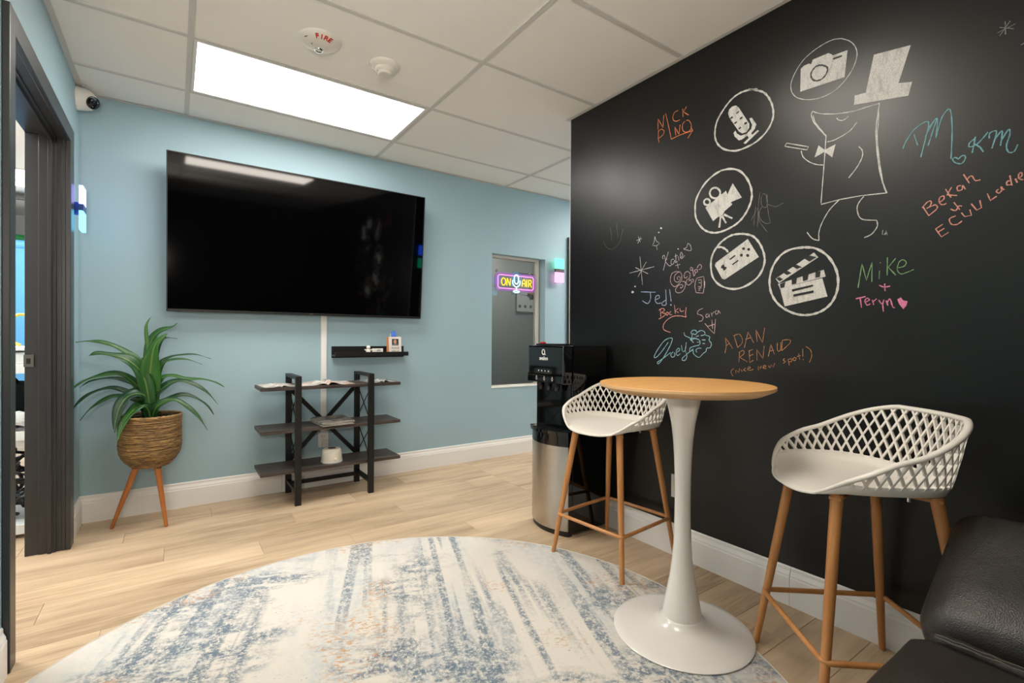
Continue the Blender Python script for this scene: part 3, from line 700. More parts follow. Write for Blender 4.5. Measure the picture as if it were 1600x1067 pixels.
# raceway and outlet
t=thing('cable_cover','white plastic cable cover running down from the television','cable cover',(.899,YB,.40))
link('channel',BX(-.02,.02,-.016,-.0005,0,.86,bev=.004),'white_trim',t); link('end_cap',BX(-.022,.022,-.018,-.0003,-.012,.002,bev=.003),'white_trim',t)
def outlet(name,label,m,plug=False):
    t=thing(name,label,'outlet',mtx=m); link('face_plate',BX(-.036,.036,-.058,.058,.0005,.006,bev=.002),'white_trim',t)
    for s in (-1,1):
        so=link('socket',BX(-.017,.017,s*.024-.014,s*.024+.014,.006,.008,bev=.003),'cream_plastic',t)
        link('slot',box(BX(-.008,-.006,s*.024-.004,s*.024+.006,.0075,.0086),.006,.008,s*.024-.004,s*.024+.006,.0075,.0086),'black_plastic',so)
    return t
outlet('wall_outlet','white wall outlet behind the shelving unit',MX((1,0,0),(0,0,1),(0,-1,0),(.899,YB,.335)))
outlet('wall_outlet','white wall outlet low on the black wall behind the bar table',MX((0,-1,0),(0,0,1),(-1,0,0),(XR,1.515,.346)))
t=thing('power_adapter','white plug adapter in the outlet behind the shelving unit','plug',(.905,YB-.009,.31)); link('adapter_body',BX(-.02,.02,-.035,0,-.025,.025,bev=.004),'white_plastic',t)
link('cord',tube(NB(),catmull([(0,-.02,-.024),(0,-.022,-.06),(-.004,-.03,-.085)]),.0022,6),'white_plastic',t)
# ------------------------------------------------------------ floating ledge
t=thing('picture_ledge','narrow black floating ledge shelf under the right side of the television','shelf',(0,0,0))
link('back_plate',BX(.955,1.515,YB-.014,YB-.0005,.932,1.018,bev=.001),'black_metal',t); link('shelf_board',BX(.955,1.515,YB-.1,YB-.0145,.944,.956),'black_metal',t); link('front_lip',BX(.955,1.515,YB-.112,YB-.1003,.944,.976,bev=.001),'black_metal',t)
def book(x,y,z,wd,hh,th,mat,label,lean=0,cover=False,rz=0):
    m=Matrix.Translation((x,y,z))@Matrix.Rotation(rz,4,'Z')@Matrix.Rotation(lean,4,'X'); t=thing('book',label,'book',mtx=m,group=None)
    link('cover',box(box(box(NB(),0,wd,-th/2,-th/2+.0015,0,hh),0,wd,th/2-.0015,th/2,0,hh),0,.002,-th/2+.0015,th/2-.0015,0,hh),mat,t)
    link('pages',BX(.0022,wd-.003,-th/2+.0016,th/2-.0016,.002,hh-.002),'white_plastic',t)
    return t
MT['book_white']=P('white_card_cover',(226,220,210),.5); MT['book_tan']=P('tan_card_cover',(196,150,96),.5); MT['book_orange']=P('orange_card_cover',(206,110,60),.5)
MT['ink']=P('dark_print',(52,46,44),.6); MT['photo_bg']=P('dark_portrait_ground',(44,42,50),.5); MT['skin']=P('printed_skin_tone',(196,140,112),.6); MT['shirt_grey']=P('printed_grey',(110,112,118),.6)
b1=book(1.37,YB-.078,.957,.098,.135,.013,'book_white','front white book with a small portrait on its cover, on the ledge',R(-4))
def face(nm,bm,mt): return link(nm,bm,mt,b1)
Y0=-.0066
pbm=BX(.022,.076,Y0-.0006,Y0,.066,.118); po=face('cover_portrait',pbm,'photo_bg')
hb=NB(); prism(hb,[(.036+.013*math.cos(a_*PI/6)+.011,.096+.017*math.sin(a_*PI/6)) for a_ in range(12)],Y0-.0012,Y0-.0006,'y'); link('portrait_face',hb,'skin',po)
sb=NB(); prism(sb,[(.024,.067),(.074,.067),(.072,.074),(.058,.081),(.040,.081),(.028,.074)],Y0-.0013,Y0-.0006,'y'); link('portrait_shirt',sb,'shirt_grey',po)
for i,(tx_,zz,sz) in enumerate((('PLEASE',.046,.020),('ASK US',.022,.018))):
    q=text(tx_,sz,.0003,'ink','cover_lettering',b1,b1.matrix_world@MX((1,0,0),(0,0,1),(0,-1,0),(.049,Y0-.0008,zz)))
book(1.366,YB-.063,.957,.098,.13,.010,'book_orange','orange-spined book just behind the portrait book on the ledge',R(-3))
book(1.362,YB-.050,.957,.098,.132,.010,'book_tan','pale rearmost book of the three standing on the ledge',R(-2))
MT['toy_blue']=P('blue_plastic',(76,130,230),.4)
t=thing('desk_toy','small blue domed plastic toy peeking above the books on the ledge','toy',(1.425,YB-.027,.957)); 
bm=lathe(NB(),[(.006,0),(.008,.13),(.022,.135),(.023,.15),(.020,.168),(.012,.18),(.002,.184)],20); 
for v in bm.verts: v.co.y*=.5
link('dome',bm,'toy_blue',t,smooth=60); link('side_clip',BX(-.028,-.022,-.004,.004,.135,.158,bev=.001),'white_plastic',t)
t=thing('figurine','small cream angel-shaped figurine on the black ledge','figurine',(1.205,YB-.082,.9568))
link('body',lathe(NB(),[(.020,0),(.020,.004),(.016,.024),(.010,.042)],20),'cream_plastic',t,smooth=50); hd=lathe(NB(),[(.002,.036),(.010,.040),(.015,.050),(.014,.060),(.007,.067),(.001,.068)],20); link('head',hd,'cream_plastic',t,smooth=60)
bm=NB(); 
for s in (-1,1): prism(bm,[(s*.008,.024),(s*.028,.032),(s*.030,.040),(s*.008,.040)],-.003,.003,'y')
link('wings',bm,'white_plastic',t)
t=thing('name_card','white folded card lying beside the figurine on the ledge','card',(1.275,YB-.085,.9565)); link('card_face',BX(-.042,.042,-.006,.006,0,.045,bev=.003),'white_plastic',t)
q=text('hello',.016,.0002,'ink','card_lettering',t,Matrix.Translation((1.285,YB-.0914,.974))@MX((1,0,0),(0,0,1),(0,-1,0),(0,0,0))) if False else None
bm=NB()
for k_ in range(5): box(bm,-.006+k_*.006,-.003+k_*.006,-.0066,-.0060,.022+.003*(k_%2),.034+.002*(k_%3))
link('card_marks',bm,'shirt_grey',t)
# ------------------------------------------------------------ rustic shelving unit
t=thing('shelving_unit','low black metal shelving unit with three dark wood boards','shelf',(.9,3.5,0))
def SL(nm,bm,mt,par=None,**k): 
    bmesh.ops.translate(bm,verts=bm.verts,vec=(-.9,-3.5,0)); return link(nm,bm,mt,par or t,**k)
SY0,SY1,SX0,SX1=3.345,3.665,.655,1.130
for z in (.742,.468,.205): SL('shelf_board',BX(.44,1.355,SY0+.018,SY1-.02,z,z+.022,bev=.003),'board')
for i,(x,s) in enumerate(((SX0,1),(SX1,-1))):
    for y in (SY0,SY1): SL('post',BX(x-.019,x+.019,y-.014,y+.014,0,.832,bev=.0015),'black_metal')
    SL('top_bar',BX(x-.019,x+.019,SY0+.014,SY1-.014,.812,.832),'black_metal'); SL('bottom_bar',BX(x-.014,x+.014,SY0+.014,SY1-.014,.072,.094),'black_metal')
    for za,zb in ((.492,.738),(.232,.460)):
        bm=NB(); tube(bm,[(x,SY0+.01,za),(x,SY1-.01,zb)],.0035,6); tube(bm,[(x+.001,SY0+.01,zb),(x+.001,SY1-.01,za)],.0035,6); SL('side_cross_brace',bm,'black_metal')
for za,zb in ((.215,.735),):
    for a_,b_ in (((SX0,za),(SX1,zb)),((SX0,zb),(SX1,za))):
        bm=NB()
        d=Vector((b_[0]-a_[0],0,b_[1]-a_[1])).normalized(); p=Vector((-d.z,0,d.x))*.015; A_=Vector((a_[0],0,a_[1])); B_=Vector((b_[0],0,b_[1]))
        y0_=SY1+.003 if a_[1]<b_[1] else SY1-.003
        prism(bm,[((A_+p).x,(A_+p).z),((B_+p).x,(B_+p).z),((B_-p).x,(B_-p).z),((A_-p).x,(A_-p).z)],y0_-.002,y0_+.002,'y')
        SL('rear_cross_brace',bm,'black_metal')
SL('rear_bar',BX(SX0+.019,SX1-.019,SY1-.011,SY1+.0,.05,.078),'black_metal')
# magazines
def mag_mat(i,a,b,c):
    m=NT('magazine_page_%s'%i); v=m.obj(); n=m.n('ShaderNodeTexVoronoi',{'Vector':v,'Scale':14.},distance='CHEBYCHEV'); col=m.mix(m.ramp(m.noise(v,9,2),.5,.56),lin(a),lin(b)); col=m.mix(m.ramp(m.noise(m.obj((1,1,1),(3,3,3)),16,3),.56,.60),col,lin(c)); m.l(col,m.b.inputs['Base Color']); m.b.inputs['Roughness'].default_value=.3; return m.m
MT['mag1']=mag_mat('a',(226,222,214),(206,190,176),(150,120,108)); MT['mag2']=mag_mat('b',(232,224,214),(214,180,164),(120,112,110)); MT['mag3']=mag_mat('c',(220,218,212),(160,170,170),(70,70,72)); MT['mag4']=mag_mat('d',(70,64,60),(130,118,104),(168,150,128))
def open_mag(x,y,w_,h_,mat,label,rz,lift=.022):
    t=thing('open_magazine',label,'magazine',(x,y,.7645),rz)
    for s in (-1,1):
        bm=NB(); n=10; g=[]
        for i in range(n+1):
            u=i/n; zz=.002+lift*math.exp(-((u-.18)/.2)**2)*(.6 if s<0 else 1)+.004*(1-u)
            if i==0: zz=.004
            g.append((s*u*w_,zz))
        top=[[bm.verts.new((px,-h_/2+j*h_/3,pz+.001*math.sin(j*2+px*40))) for j in range(4)] for px,pz in g]
        bot=[[bm.verts.new((px,-h_/2+j*h_/3,max(0,pz-.004))) for j in range(4)] for px,pz in g]
        for i in range(n):
            for j in range(3):
                bm.faces.new((top[i][j],top[i+1][j],top[i+1][j+1],top[i][j+1])); bm.faces.new((bot[i][j],bot[i][j+1],bot[i+1][j+1],bot[i+1][j]))
            for j,jj in ((0,0),(3,3)): bm.faces.new((top[i][j],bot[i][j],bot[i+1][j],top[i+1][j]))
        bm.faces.new([top[n][j] for j in range(4)]+[bot[n][j] for j in (3,2,1,0)])
        bmesh.ops.recalc_face_normals(bm,faces=bm.faces); link('page_block',bm,mat,t,smooth=60)
    return t
open_mag(.555,3.50,.098,.24,'mag1','open magazine at the left end of the top shelf board',R(4),.006)
open_mag(.855,3.50,.175,.25,'mag2','open magazine with raised pages on the middle of the top board',R(-3),.016)
open_mag(1.225,3.51,.098,.24,'mag3','open magazine at the right end of the top shelf board',R(6),.010)
for i in range(4):
    lab=['bottom magazine of the stack on the middle shelf board','second magazine from the bottom of the middle shelf stack','third magazine from the bottom of the middle shelf stack','top patterned magazine of the stack on the middle shelf board'][i]
    t=thing('magazine',lab,'magazine',(.905+.004*math.sin(i*3),3.485,.4904+i*.0072),R([3,-2,5,1][i])); t['group']='stacked magazines'
    link('pages',BX(-.1075,.1075,-.134,.134,.0008,.0062),'white_plastic',t); link('cover',box(BX(-.11,.11,-.137,.137,.0062,.0070),-.11,.11,-.137,.137,0,.0008),'mag4',t)
# sound machine
t=thing('sound_machine','round cream white-noise machine on the bottom shelf board','sound machine',(.895,3.46,.2275))
link('body',lathe(NB(),[(.058,0),(.068,.004),(.0700,.012),(.065,.062),(.063,.078),(.056,.085)],40),'cream_plastic',t,smooth=40); link('base_ring',lathe(NB(),[(.0705,-.0004),(.0715,.003),(.0715,.008),(.069,.0085)],40),'white_trim',t,smooth=40)
link('lid',lathe(NB(),[(.0561,.0845),(.053,.090),(.040,.092)],40),'cream_plastic',t,smooth=40); link('sound_vent',lathe(NB(),[(.026,.0916),(.026,.0935),(.02,.0935)],28),'black_plastic',t,smooth=40)
dirv=Vector((-.895,-3.46,0)).normalized()
def on_body(nm,ang,z,r,mt,dep=.004):
    a_=math.atan2(dirv.y,dirv.x)+ang; rr=.0685-.1*z; c=Vector((math.cos(a_)*rr,math.sin(a_)*rr,z)); zz=Vector((math.cos(a_),math.sin(a_),.1)).normalized(); xx=Vector((-math.sin(a_),math.cos(a_),0)); yy=zz.cross(xx)
    link(nm,lathe(NB(),[(r,-.002),(r,dep*.7),(r*.7,dep)],16,MX(xx,yy,zz,c)),mt,t,smooth=50)
on_body('dial',.35,.026,.010,'cream_plastic',.008); on_body('hole',-.35,.060,.003,'black_plastic',.001); on_body('button',-.5,.018,.003,'black_plastic',.001)
# ------------------------------------------------------------ potted plant
PX,PY=-.112,3.515
t=thing('potted_plant','leafy green potted plant in a woven basket on wooden legs','plant',(PX,PY,0))
def bz(z): # basket radius
    u=(z-.335)/.29
    return .148*(1-.42*max(0,1-u/.42)**2.3)
bm=NB(); nr=31
for i in range(nr):
    z=.338+i*.0092; r0=bz(z); pts=[]
    for k_ in range(72):
        a_=2*PI*k_/72; q=noise.noise(Vector((math.cos(a_)*2.2,math.sin(a_)*2.2,i*.9)))
        pts.append(((r0+.0028*q)*math.cos(a_),(r0+.0028*q)*math.sin(a_),z+.0026*noise.noise(Vector((math.cos(a_)*1.5+9,math.sin(a_)*1.5,i*.7)))))
    tube(bm,pts,.0046+.0006*math.sin(i*2.3),6,closed=True)
bk=link('basket',bm,'rope',t,smooth=80)
link('rim',tube(NB(),[(bz(.62)*math.cos(2*PI*k_/72),bz(.62)*math.sin(2*PI*k_/72),.623+.0015*math.sin(k_*3)) for k_ in range(72)],.0085,8,closed=True),'rope',bk,smooth=80)
link('liner',lathe(NB(),[(bz(.336)-.008,.331),(bz(.4)-.007,.40),(bz(.5)-.007,.5),(bz(.61)-.007,.61),(bz(.61)-.012,.61),(bz(.6)-.014,.585)],40),'soil',t,smooth=60)
link('soil',lathe(NB(),[(.13,.583),(.128,.59),(.05,.598),(.01,.60)],40),'soil',t,smooth=60)
for k_,(fx,fy) in enumerate(((-.289,3.519),(-.036,3.387),(-.048,3.655))):
    d=Vector((fx-PX,fy-PY,0)); tp=d.normalized()*.062; 
    link('leg',tube(NB(),[(d.x,d.y,0),(d.x*.98,d.y*.98,.012),(tp.x,tp.y,.345)],[.0085,.0095,.0175],14),'plant_leg',t,smooth=50)
    link('bracket',BX(-.022,.022,-.012,.012,.325,.332,m=Matrix.Translation((tp.x,tp.y,0))@Matrix.Rotation(math.atan2(tp.y,tp.x),4,'Z')),'black_metal',t)
def leaf(wd,pts,par,org):
    pts=[Vector((PX,PY,.597))]+[Vector(p) for p in pts]; 
    sp_=catmull(pts,5); n=len(sp_); bm=NB(); uvl=bm.loops.layers.uv.new('UVMap'); rows=[]
    side=None
    for i,p in enumerate(sp_):
        u=i/(n-1); tg=(sp_[min(i+1,n-1)]-sp_[max(i-1,0)]).normalized()
        hz=Vector((p.x-PX,p.y-PY,0)); 
        view=Vector((0,-.75,.66)) # blades face up and out into the room
        if (hz.length>.05): view=(view*.6+hz.normalized()*.1+Vector((0,0,.35))).normalized()
        s_=tg.cross(view); s_=s_.normalized() if s_.length>.05 else (side or Vector((1,0,0)))
        if side is not None: s_=(s_*.5+side*.5).normalized() if s_.dot(side)>0 else (side*.8-s_*.2).normalized()
        side=s_; nr_=s_.cross(tg).normalized()
        prof_=min(1,.42+2.1*u) if u<.3 else 1
        wv=wd*prof_*(1-max(0,(u-.38)/.62)**1.55)*.5; wv=max(wv,.0006); cup=.30*wv; rip=.06*wd*math.sin(u*19+wd*300)
        row=[]
        for c_ in (-1,-.5,0,.5,1): row.append((bm.verts.new(p+s_*wv*c_+nr_*(cup*abs(c_)+(rip*c_ if abs(c_)==1 else 0))),(c_+1)/2,u))
        rows.append(row)
    for a_,b_ in zip(rows,rows[1:]):
        for j in range(4):
            q=[a_[j],a_[j+1],b_[j+1],b_[j]]; f=bm.faces.new([x[0] for x in q])
            for lp,x in zip(f.loops,q): lp[uvl].uv=(x[1],x[2])
    bmesh.ops.translate(bm,verts=bm.verts,vec=(-PX,-PY,0))
    o=link('leaf',bm,'leaf',par,smooth=179); md=o.modifiers.new('thick','SOLIDIFY'); md.thickness=.0012; return o
for wd,pts in LEAVES: leaf(wd,pts,t,(PX,PY))
link('stem',tube(NB(),[(0,0,.59),(.002,-.002,.68),(0,0,.76)],[.02,.017,.008],12),'plant_leg',t,smooth=60)
# ------------------------------------------------------------ security camera
t=thing('security_camera','white turret security camera in the ceiling corner','security camera',mtx=MX((0,-1,0),(0,0,1),(-1,0,0),(XL,3.615,2.409)) if False else Matrix.Translation((XL,3.61,2.407)))
ax=Vector((1,-.12,-.12)).normalized(); ay=Vector((0,0,1)).cross(ax).normalized(); az=ax.cross(ay); CM=MX(ay,az,ax,(.001,0,0)); 
bm=lathe(NB(),[(.064,0),(.064,.008),(.061,.012),(.059,.040),(.052,.062),(.040,.075)],40,MX((0,1,0),(0,0,1),(1,0,0),(.0008,0,0))); link('base',bm,'white_plastic',t,smooth=40)
bx_=Vector((.66,-.62,-.42)).normalized(); by=Vector((0,0,1)).cross(bx_).normalized(); BM=MX(by,bx_.cross(by),bx_,(.052,-.012,-.006))
bl=link('ball',lathe(NB(),[(.046*math.cos(R(a_)),.046*math.sin(R(a_))) for a_ in range(-70,51,10)],32,BM),'white_plastic',t,smooth=60)
link('lens_plate',lathe(NB(),[(.034,.030),(.034,.0385),(.031,.0405),(.012,.0405),(.011,.043),(.006,.0435)],32,BM),'gloss_black',bl,smooth=40)
for a_ in (30,150,270): link('led',lathe(NB(),[(.0035,.040),(.003,.0425)],10,BM@Matrix.Translation((.020*math.cos(R(a_)),.020*math.sin(R(a_)),0))),'chrome',bl)
# ------------------------------------------------------------ wall lamps
def sconce(label,m,cu,cl,band):
    t=thing('wall_lamp',label,'lamp',mtx=m)  # local x across, y up, z out of the wall
    link('mount',BX(-.018,.018,-.032,.032,.0006,.034,bev=.002),band,t)
    link('upper_shade',BX(-.053,.053,.017,.117,.034,.052,bev=.002),cu,t); link('lower_shade',BX(-.053,.053,-.117,-.017,.034,.052,bev=.002),cl,t)
    link('band',BX(-.0545,.0545,-.017,.017,.033,.0535,bev=.001),band,t)
    return t
MT['e_green']=emis('lit_green_acrylic',(110,245,190),SC*1.0); MT['e_pink']=emis('lit_pink_acrylic',(250,155,205),SC*1.0); MT['e_violet']=emis('lit_violet_acrylic',(170,165,255),SC*1.6); MT['e_cyan']=emis('lit_cyan_acrylic',(110,215,255),SC*1.5)
MT['e_blue']=emis('lit_blue_acrylic',(40,90,255),SC*2.2); MT['e_sea']=emis('lit_sea_green_acrylic',(30,200,150),SC)
MT['band_grey']=P('grey_band',(70,66,66),.4); MT['band_blue_lit']=P('blue_lit_band',(20,60,130),.3)  # second colour has the lamp's blue light put into mount and band
sconce('wall lamp glowing green above and pink below, right of the window',MX((1,0,0),(0,0,1),(0,-1,0),(3.122,YB,1.757)),'e_green','e_pink','band_grey')
sconce('wall lamp glowing violet above and cyan below, beside the doorway',MX((0,1,0),(0,0,1),(1,0,0),(XL,3.47,1.765)),'e_violet','e_cyan','band_blue_lit')
sconce('wall lamp glowing blue above and green below, on the corridor wall corner',MX((-1,0,0),(0,0,1),(0,1,0),(2.176,YC,1.757)),'e_blue','e_sea','band_grey')
sconce('wall lamp glowing blue and cyan further along the corridor wall',MX((-1,0,0),(0,0,1),(0,1,0),(3.36,YC,1.757)),'e_blue','e_cyan','band_grey')
# ------------------------------------------------------------ neon sign in the window
t=thing('neon_sign','glowing neon window sign reading ON AIR around a microphone','sign',(2.662,YB+.045,1.615))
link('backing',prism(NB(),[(-.235,.055),(-.215,.078),(-.05,.078),(-.035,.1),(.035,.1),(.05,.078),(.215,.078),(.235,.055),(.235,-.06),(.215,-.08),(.05,-.08),(.045,-.115),(-.045,-.115),(-.05,-.08),(-.215,-.08),(-.235,-.06)],.006,.010,'y'),'glass',t)
MT['n_pink']=emis('pink_neon',(255,130,225),NEO); MT['n_yel']=emis('yellow_neon',(255,205,40),NEO); MT['n_white']=emis('ice_neon',(190,240,255),NEO*1.2); MT['n_purple']=emis('purple_neon',(190,90,230),NEO*.45); MT['n_cy']=emis('cyan_neon',(60,170,220),NEO*.5)
def rr(w_,h_,r_,x0=0):
    p=[]
    for cx,cz,a0 in ((w_-r_,h_-r_,0),(-w_+r_,h_-r_,90),(-w_+r_,-h_+r_,180),(w_-r_,-h_+r_,270)):
        for k_ in range(5): p.append((cx+r_*math.cos(R(a0+k_*22.5))+x0,0,cz+r_*math.sin(R(a0+k_*22.5))))
    return p
link('frame_tube',tube(NB(),rr(.205,.062,.022),.0042,8,closed=True),'n_pink',t); link('outer_tube',tube(NB(),rr(.226,.078,.03),.0028,8,closed=True),'n_purple',t)
def strokes(L,mt,nm,r_=.0038,ox=0):
    bm=NB()
    for s_ in L: tube(bm,catmull([(ox+a_,-.003,b_) for a_,b_ in s_],4) if len(s_)>3 else [(ox+a_,-.003,b_) for a_,b_ in s_],r_,8)
    return link(nm,bm,mt,t)
O=[(.0+.024*math.cos(R(a_)),.034*math.sin(R(a_))) for a_ in range(0,361,30)]
link('letter',tube(NB(),[(-.145+a_,-.003,b_) for a_,b_ in O[:-1]],.0042,8,closed=True),'n_yel',t)
strokes([[(-.108,-.034),(-.104,.034)],[(-.104,.034),(-.072,-.034)],[(-.072,-.034),(-.068,.034)]],'n_yel','letter')
strokes([[(.068,-.034),(.072,.015),(.088,.034),(.104,.015),(.104,-.034)],[(.071,-.004),(.104,-.004)]],'n_yel','letter'); strokes([[(.122,-.034),(.124,.034)]],'n_yel','letter')
strokes([[(.145,-.034),(.147,.034)],[(.147,.034),(.172,.032),(.178,.016),(.170,.002),(.147,.0)],[(.160,.0),(.180,-.034)]],'n_yel','letter')
link('microphone_tube',tube(tube(tube(tube(NB(),[(.026*math.cos(R(a_)),-.004,.03+.044*math.sin(R(a_))) for a_ in range(0,360,24)],.0046,8,closed=True),catmull([(-.042,-.004,.02),(-.038,-.004,-.02),(0,-.004,-.042),(.038,-.004,-.02),(.042,-.004,.02)],5),.0042,8),[(0,-.004,-.042),(0,-.004,-.082)],.0046,8),catmull([(-.032,-.004,-.088),(-.03,-.004,-.081),(0,-.004,-.079),(.03,-.004,-.081),(.032,-.004,-.088),(0,-.004,-.096),(-.032,-.004,-.088)],4),.0042,8),'n_white',t)
link('grille_tube',tube(tube(NB(),[(-.02,-.004,.042),(.02,-.004,.042)],.003,8),[(-.02,-.004,.018),(.02,-.004,.018)],.003,8),'n_cy',t)
link('outline_tube',tube(NB(),catmull([(-.056,-.002,-.02),(-.05,-.002,.05),(-.03,-.002,.085),(0,-.002,.095),(.03,-.002,.085),(.05,-.002,.05),(.056,-.002,-.02)],5),.0028,8),'n_cy',t)
for x in (-.19,.19): link('suction_hook',tube(lathe(NB(),[(.014,0),(.012,.006),(.004,.01)],14,MX((1,0,0),(0,0,1),(0,-1,0),(x,.0545,.105))),[(x,.044,.105),(x,.0,.085)],.0012,6),'chrome',t)
# framed poster in the booth, standing in for a reflection in the glass
t=thing('poster_reflection','framed poster with small icons, standing in for a window reflection','poster',(3.90,5.2,1.69))
link('frame',box(box(box(box(NB(),-.24,-.225,-.02,-.001,-.26,.26),.225,.24,-.02,-.001,-.26,.26),-.225,.225,-.02,-.001,.245,.26),-.225,.225,-.02,-.001,-.26,-.245),'chrome',t)
MT['paper']=P('printed_paper',(205,205,207),.5); MT['orange_print']=P('amber_print',(190,150,96),.5)
pp=link('sheet',BX(-.225,.225,-.012,-.002,-.245,.245),'paper',t); link('printed_block',BX(-.03,.16,-.0135,-.0121,-.04,.2),'orange_print',pp); link('printed_arrow',prism(NB(),[(-.19,-.02),(-.05,-.04),(-.04,-.0),(.0,-.09),(-.02,-.06),(.17,-.09),(.17,-.05)],-.0137,-.0121,'y'),'ink',pp)
bm=NB()
for k_ in range(4): lathe(bm,[(.022,-.0121),(.022,-.0137)],14,MX((1,0,0),(0,0,1),(0,1,0),(-.17+k_*.09,0,-.18)))
link('printed_icons',bm,'shirt_grey',pp)['kind']='stuff'
# ------------------------------------------------------------ water dispenser
DX,DYc=1.722,2.145
t=thing('water_dispenser','black water dispenser with steel lower door beside the black wall','water dispenser',(1.89,DYc,0))
def DL(nm,bm,mt,par=None,**k): bmesh.ops.translate(bm,verts=bm.verts,vec=(-1.89,-DYc,0)); return link(nm,bm,mt,par or t,**k)
def plan(xf,bulge,hw=.16,n=14): # front outline bulging towards -x
    return [(xf-bulge*math.sin(PI*k_/n)**.8,DYc+hw-2*hw*k_/n) for k_ in range(n+1)]
XBK=2.052
DL('cabinet',BX(1.79,XBK,DYc-.158,DYc+.158,.012,1.045,bev=.006),'gloss_black')
DL('side_panel',BX(1.762,1.79,DYc-.158,DYc+.158,.03,.55),'gloss_black')
DL('plinth',prism(NB(),plan(1.765,.045,.158)+[(1.79,DYc-.158),(1.79,DYc+.158)],0,.03,'z'),'black_plastic')
DL('door',prism(NB(),plan(1.758,.052,.16)+[(1.763,DYc-.16),(1.763,DYc+.16)],.032,.492,'z'),'steel',smooth=30)
DL('door_top_band',prism(NB(),plan(1.757,.053,.161)+[(1.80,DYc-.158),(1.80,DYc+.158)],.4925,.556,'z'),'gloss_black',smooth=30)
DL('drip_tray',prism(NB(),plan(1.748,.056,.170)+[(1.80,DYc-.165),(1.80,DYc+.165)],.5565,.575,'z'),'gloss_black',smooth=30)
bm=NB()
for k_ in range(9): box(bm,1.712+k_*.008,1.715+k_*.008,DYc-.09,DYc+.09,.575,.578)
DL('tray_grille',bm,'black_plastic')
DL('head',BX(DX,1.79,DYc-.160,DYc+.160,.832,1.045,bev=.010),'gloss_black')
DL('head_step',BX(DX-.006,DX+.02,DYc-.160,DYc+.160,.835,.885,bev=.006),'gloss_black')
DL('top_lid',BX(1.75,1.86,DYc-.075,DYc+.12,1.0455,1.055,bev=.002),'black_plastic')
MT['red']=P('red_plastic',(200,36,36),.4); DL('hot_button',BX(1.76,1.79,DYc+.075,DYc+.10,1.055,1.064,bev=.003),'red')
for y in (.07,0,-.07): DL('spout',lathe(NB(),[(.016,.832),(.017,.815),(.012,.795),(.010,.792)],18,Matrix.Translation((1.752,DYc+y,0))),'gloss_black',smooth=40)
DL('recess_back',BX(1.782,1.79,DYc-.15,DYc+.15,.56,.83),'gloss_black')
def DT(s_,sz,y,z,nm,x=DX-.0012,bold=False):
    return text(s_,sz,.0003,'white_trim',nm,t,MX((0,-1,0),(0,0,1),(-1,0,0),(x,y,z)),bold)
DT('avalon',.030,DYc+.012,.972,'brand_lettering',bold=True)
bm=NB(); c_=Vector((DX-.001,DYc+.015,1.008))
tube(bm,[(c_.x,c_.y+.012*math.cos(R(a_)),c_.z+.014*math.sin(R(a_))) for a_ in range(0,360,24)],.0032,6,closed=True); tube(bm,[(c_.x,c_.y-.006,c_.z+.014),(c_.x,c_.y-.014,c_.z-.014),(c_.x,c_.y-.019,c_.z-.014)],.0032,6)
for v in bm.verts: v.co.x=max(v.co.x,DX-.0016)
DL('brand_emblem',bm,'white_trim')
bm=NB()
for k_,dy in enumerate((.058,.030,.0,-.030)): box(bm,DX-.0008,DX+.001,DYc+dy-.003,DYc+dy+.003,.898,.905)
DL('indicator_marks',bm,'white_trim')['kind']='stuff'
for dy in (.07,0,-.07):
    bm=NB(); tube(bm,[(DX-.0065,DYc+dy+a_,.858+b_) for a_,b_ in ((0,.014),(.005,.002),(.004,-.007),(0,-.010),(-.004,-.007),(-.005,.002))],.001,5,closed=True); DL('droplet_icon',bm,'white_trim')
# ------------------------------------------------------------ rug
RX,RY,RR=.565,1.362,1.2
t=thing('round_rug','large round cream and blue-grey distressed rug on the plank floor','rug',(RX,RY,0),R(-20))
link('pile',lathe(NB(),[(RR-.012,.0005),(RR-.010,.0035),(RR-.014,.005),(RR*.5,.0052),(.01,.0052)],160),'rug',t,smooth=60)
link('binding',tube(NB(),[((RR-.007)*math.cos(2*PI*k_/160),(RR-.007)*math.sin(2*PI*k_/160),.003) for k_ in range(160)],.0028,6,closed=True),'rug_edge',t,smooth=80)
# ------------------------------------------------------------ bar table
t=thing('bar_table','round oak-topped bar table on a white tulip pedestal','table',(1.548,1.11,.0054))
link('base',lathe(NB(),[(.240,0),(.246,.002),(.2465,.005),(.243,.0075),(.215,.0125),(.17,.019),(.13,.026),(.10,.034),(.082,.044),(.074,.054),(.070,.060)],96),'white_metal',t,smooth=60)
link('stem',lathe(NB(),[(.0705,.055),(.068,.075),(.062,.11),(.053,.155),(.044,.205),(.037,.26),(.032,.32),(.029,.40),(.0285,.48),(.029,.56),(.0315,.64),(.036,.71),(.043,.77),(.051,.81),(.058,.84),(.063,.865),(.067,.8855)],64),'white_metal',t,smooth=60)
ZT=.916
tp=link('tabletop',lathe(NB(),[(TR-.040,ZT-.030),(TR-.003,ZT-.013),(TR,ZT-.010),(TR,ZT-.001),(TR-.001,ZT),(.005,ZT)],128),['oak_top','oak_edge'],t,smooth=25)
for p in tp.data.polygons:
    if p.normal.z<.5: p.material_index=1
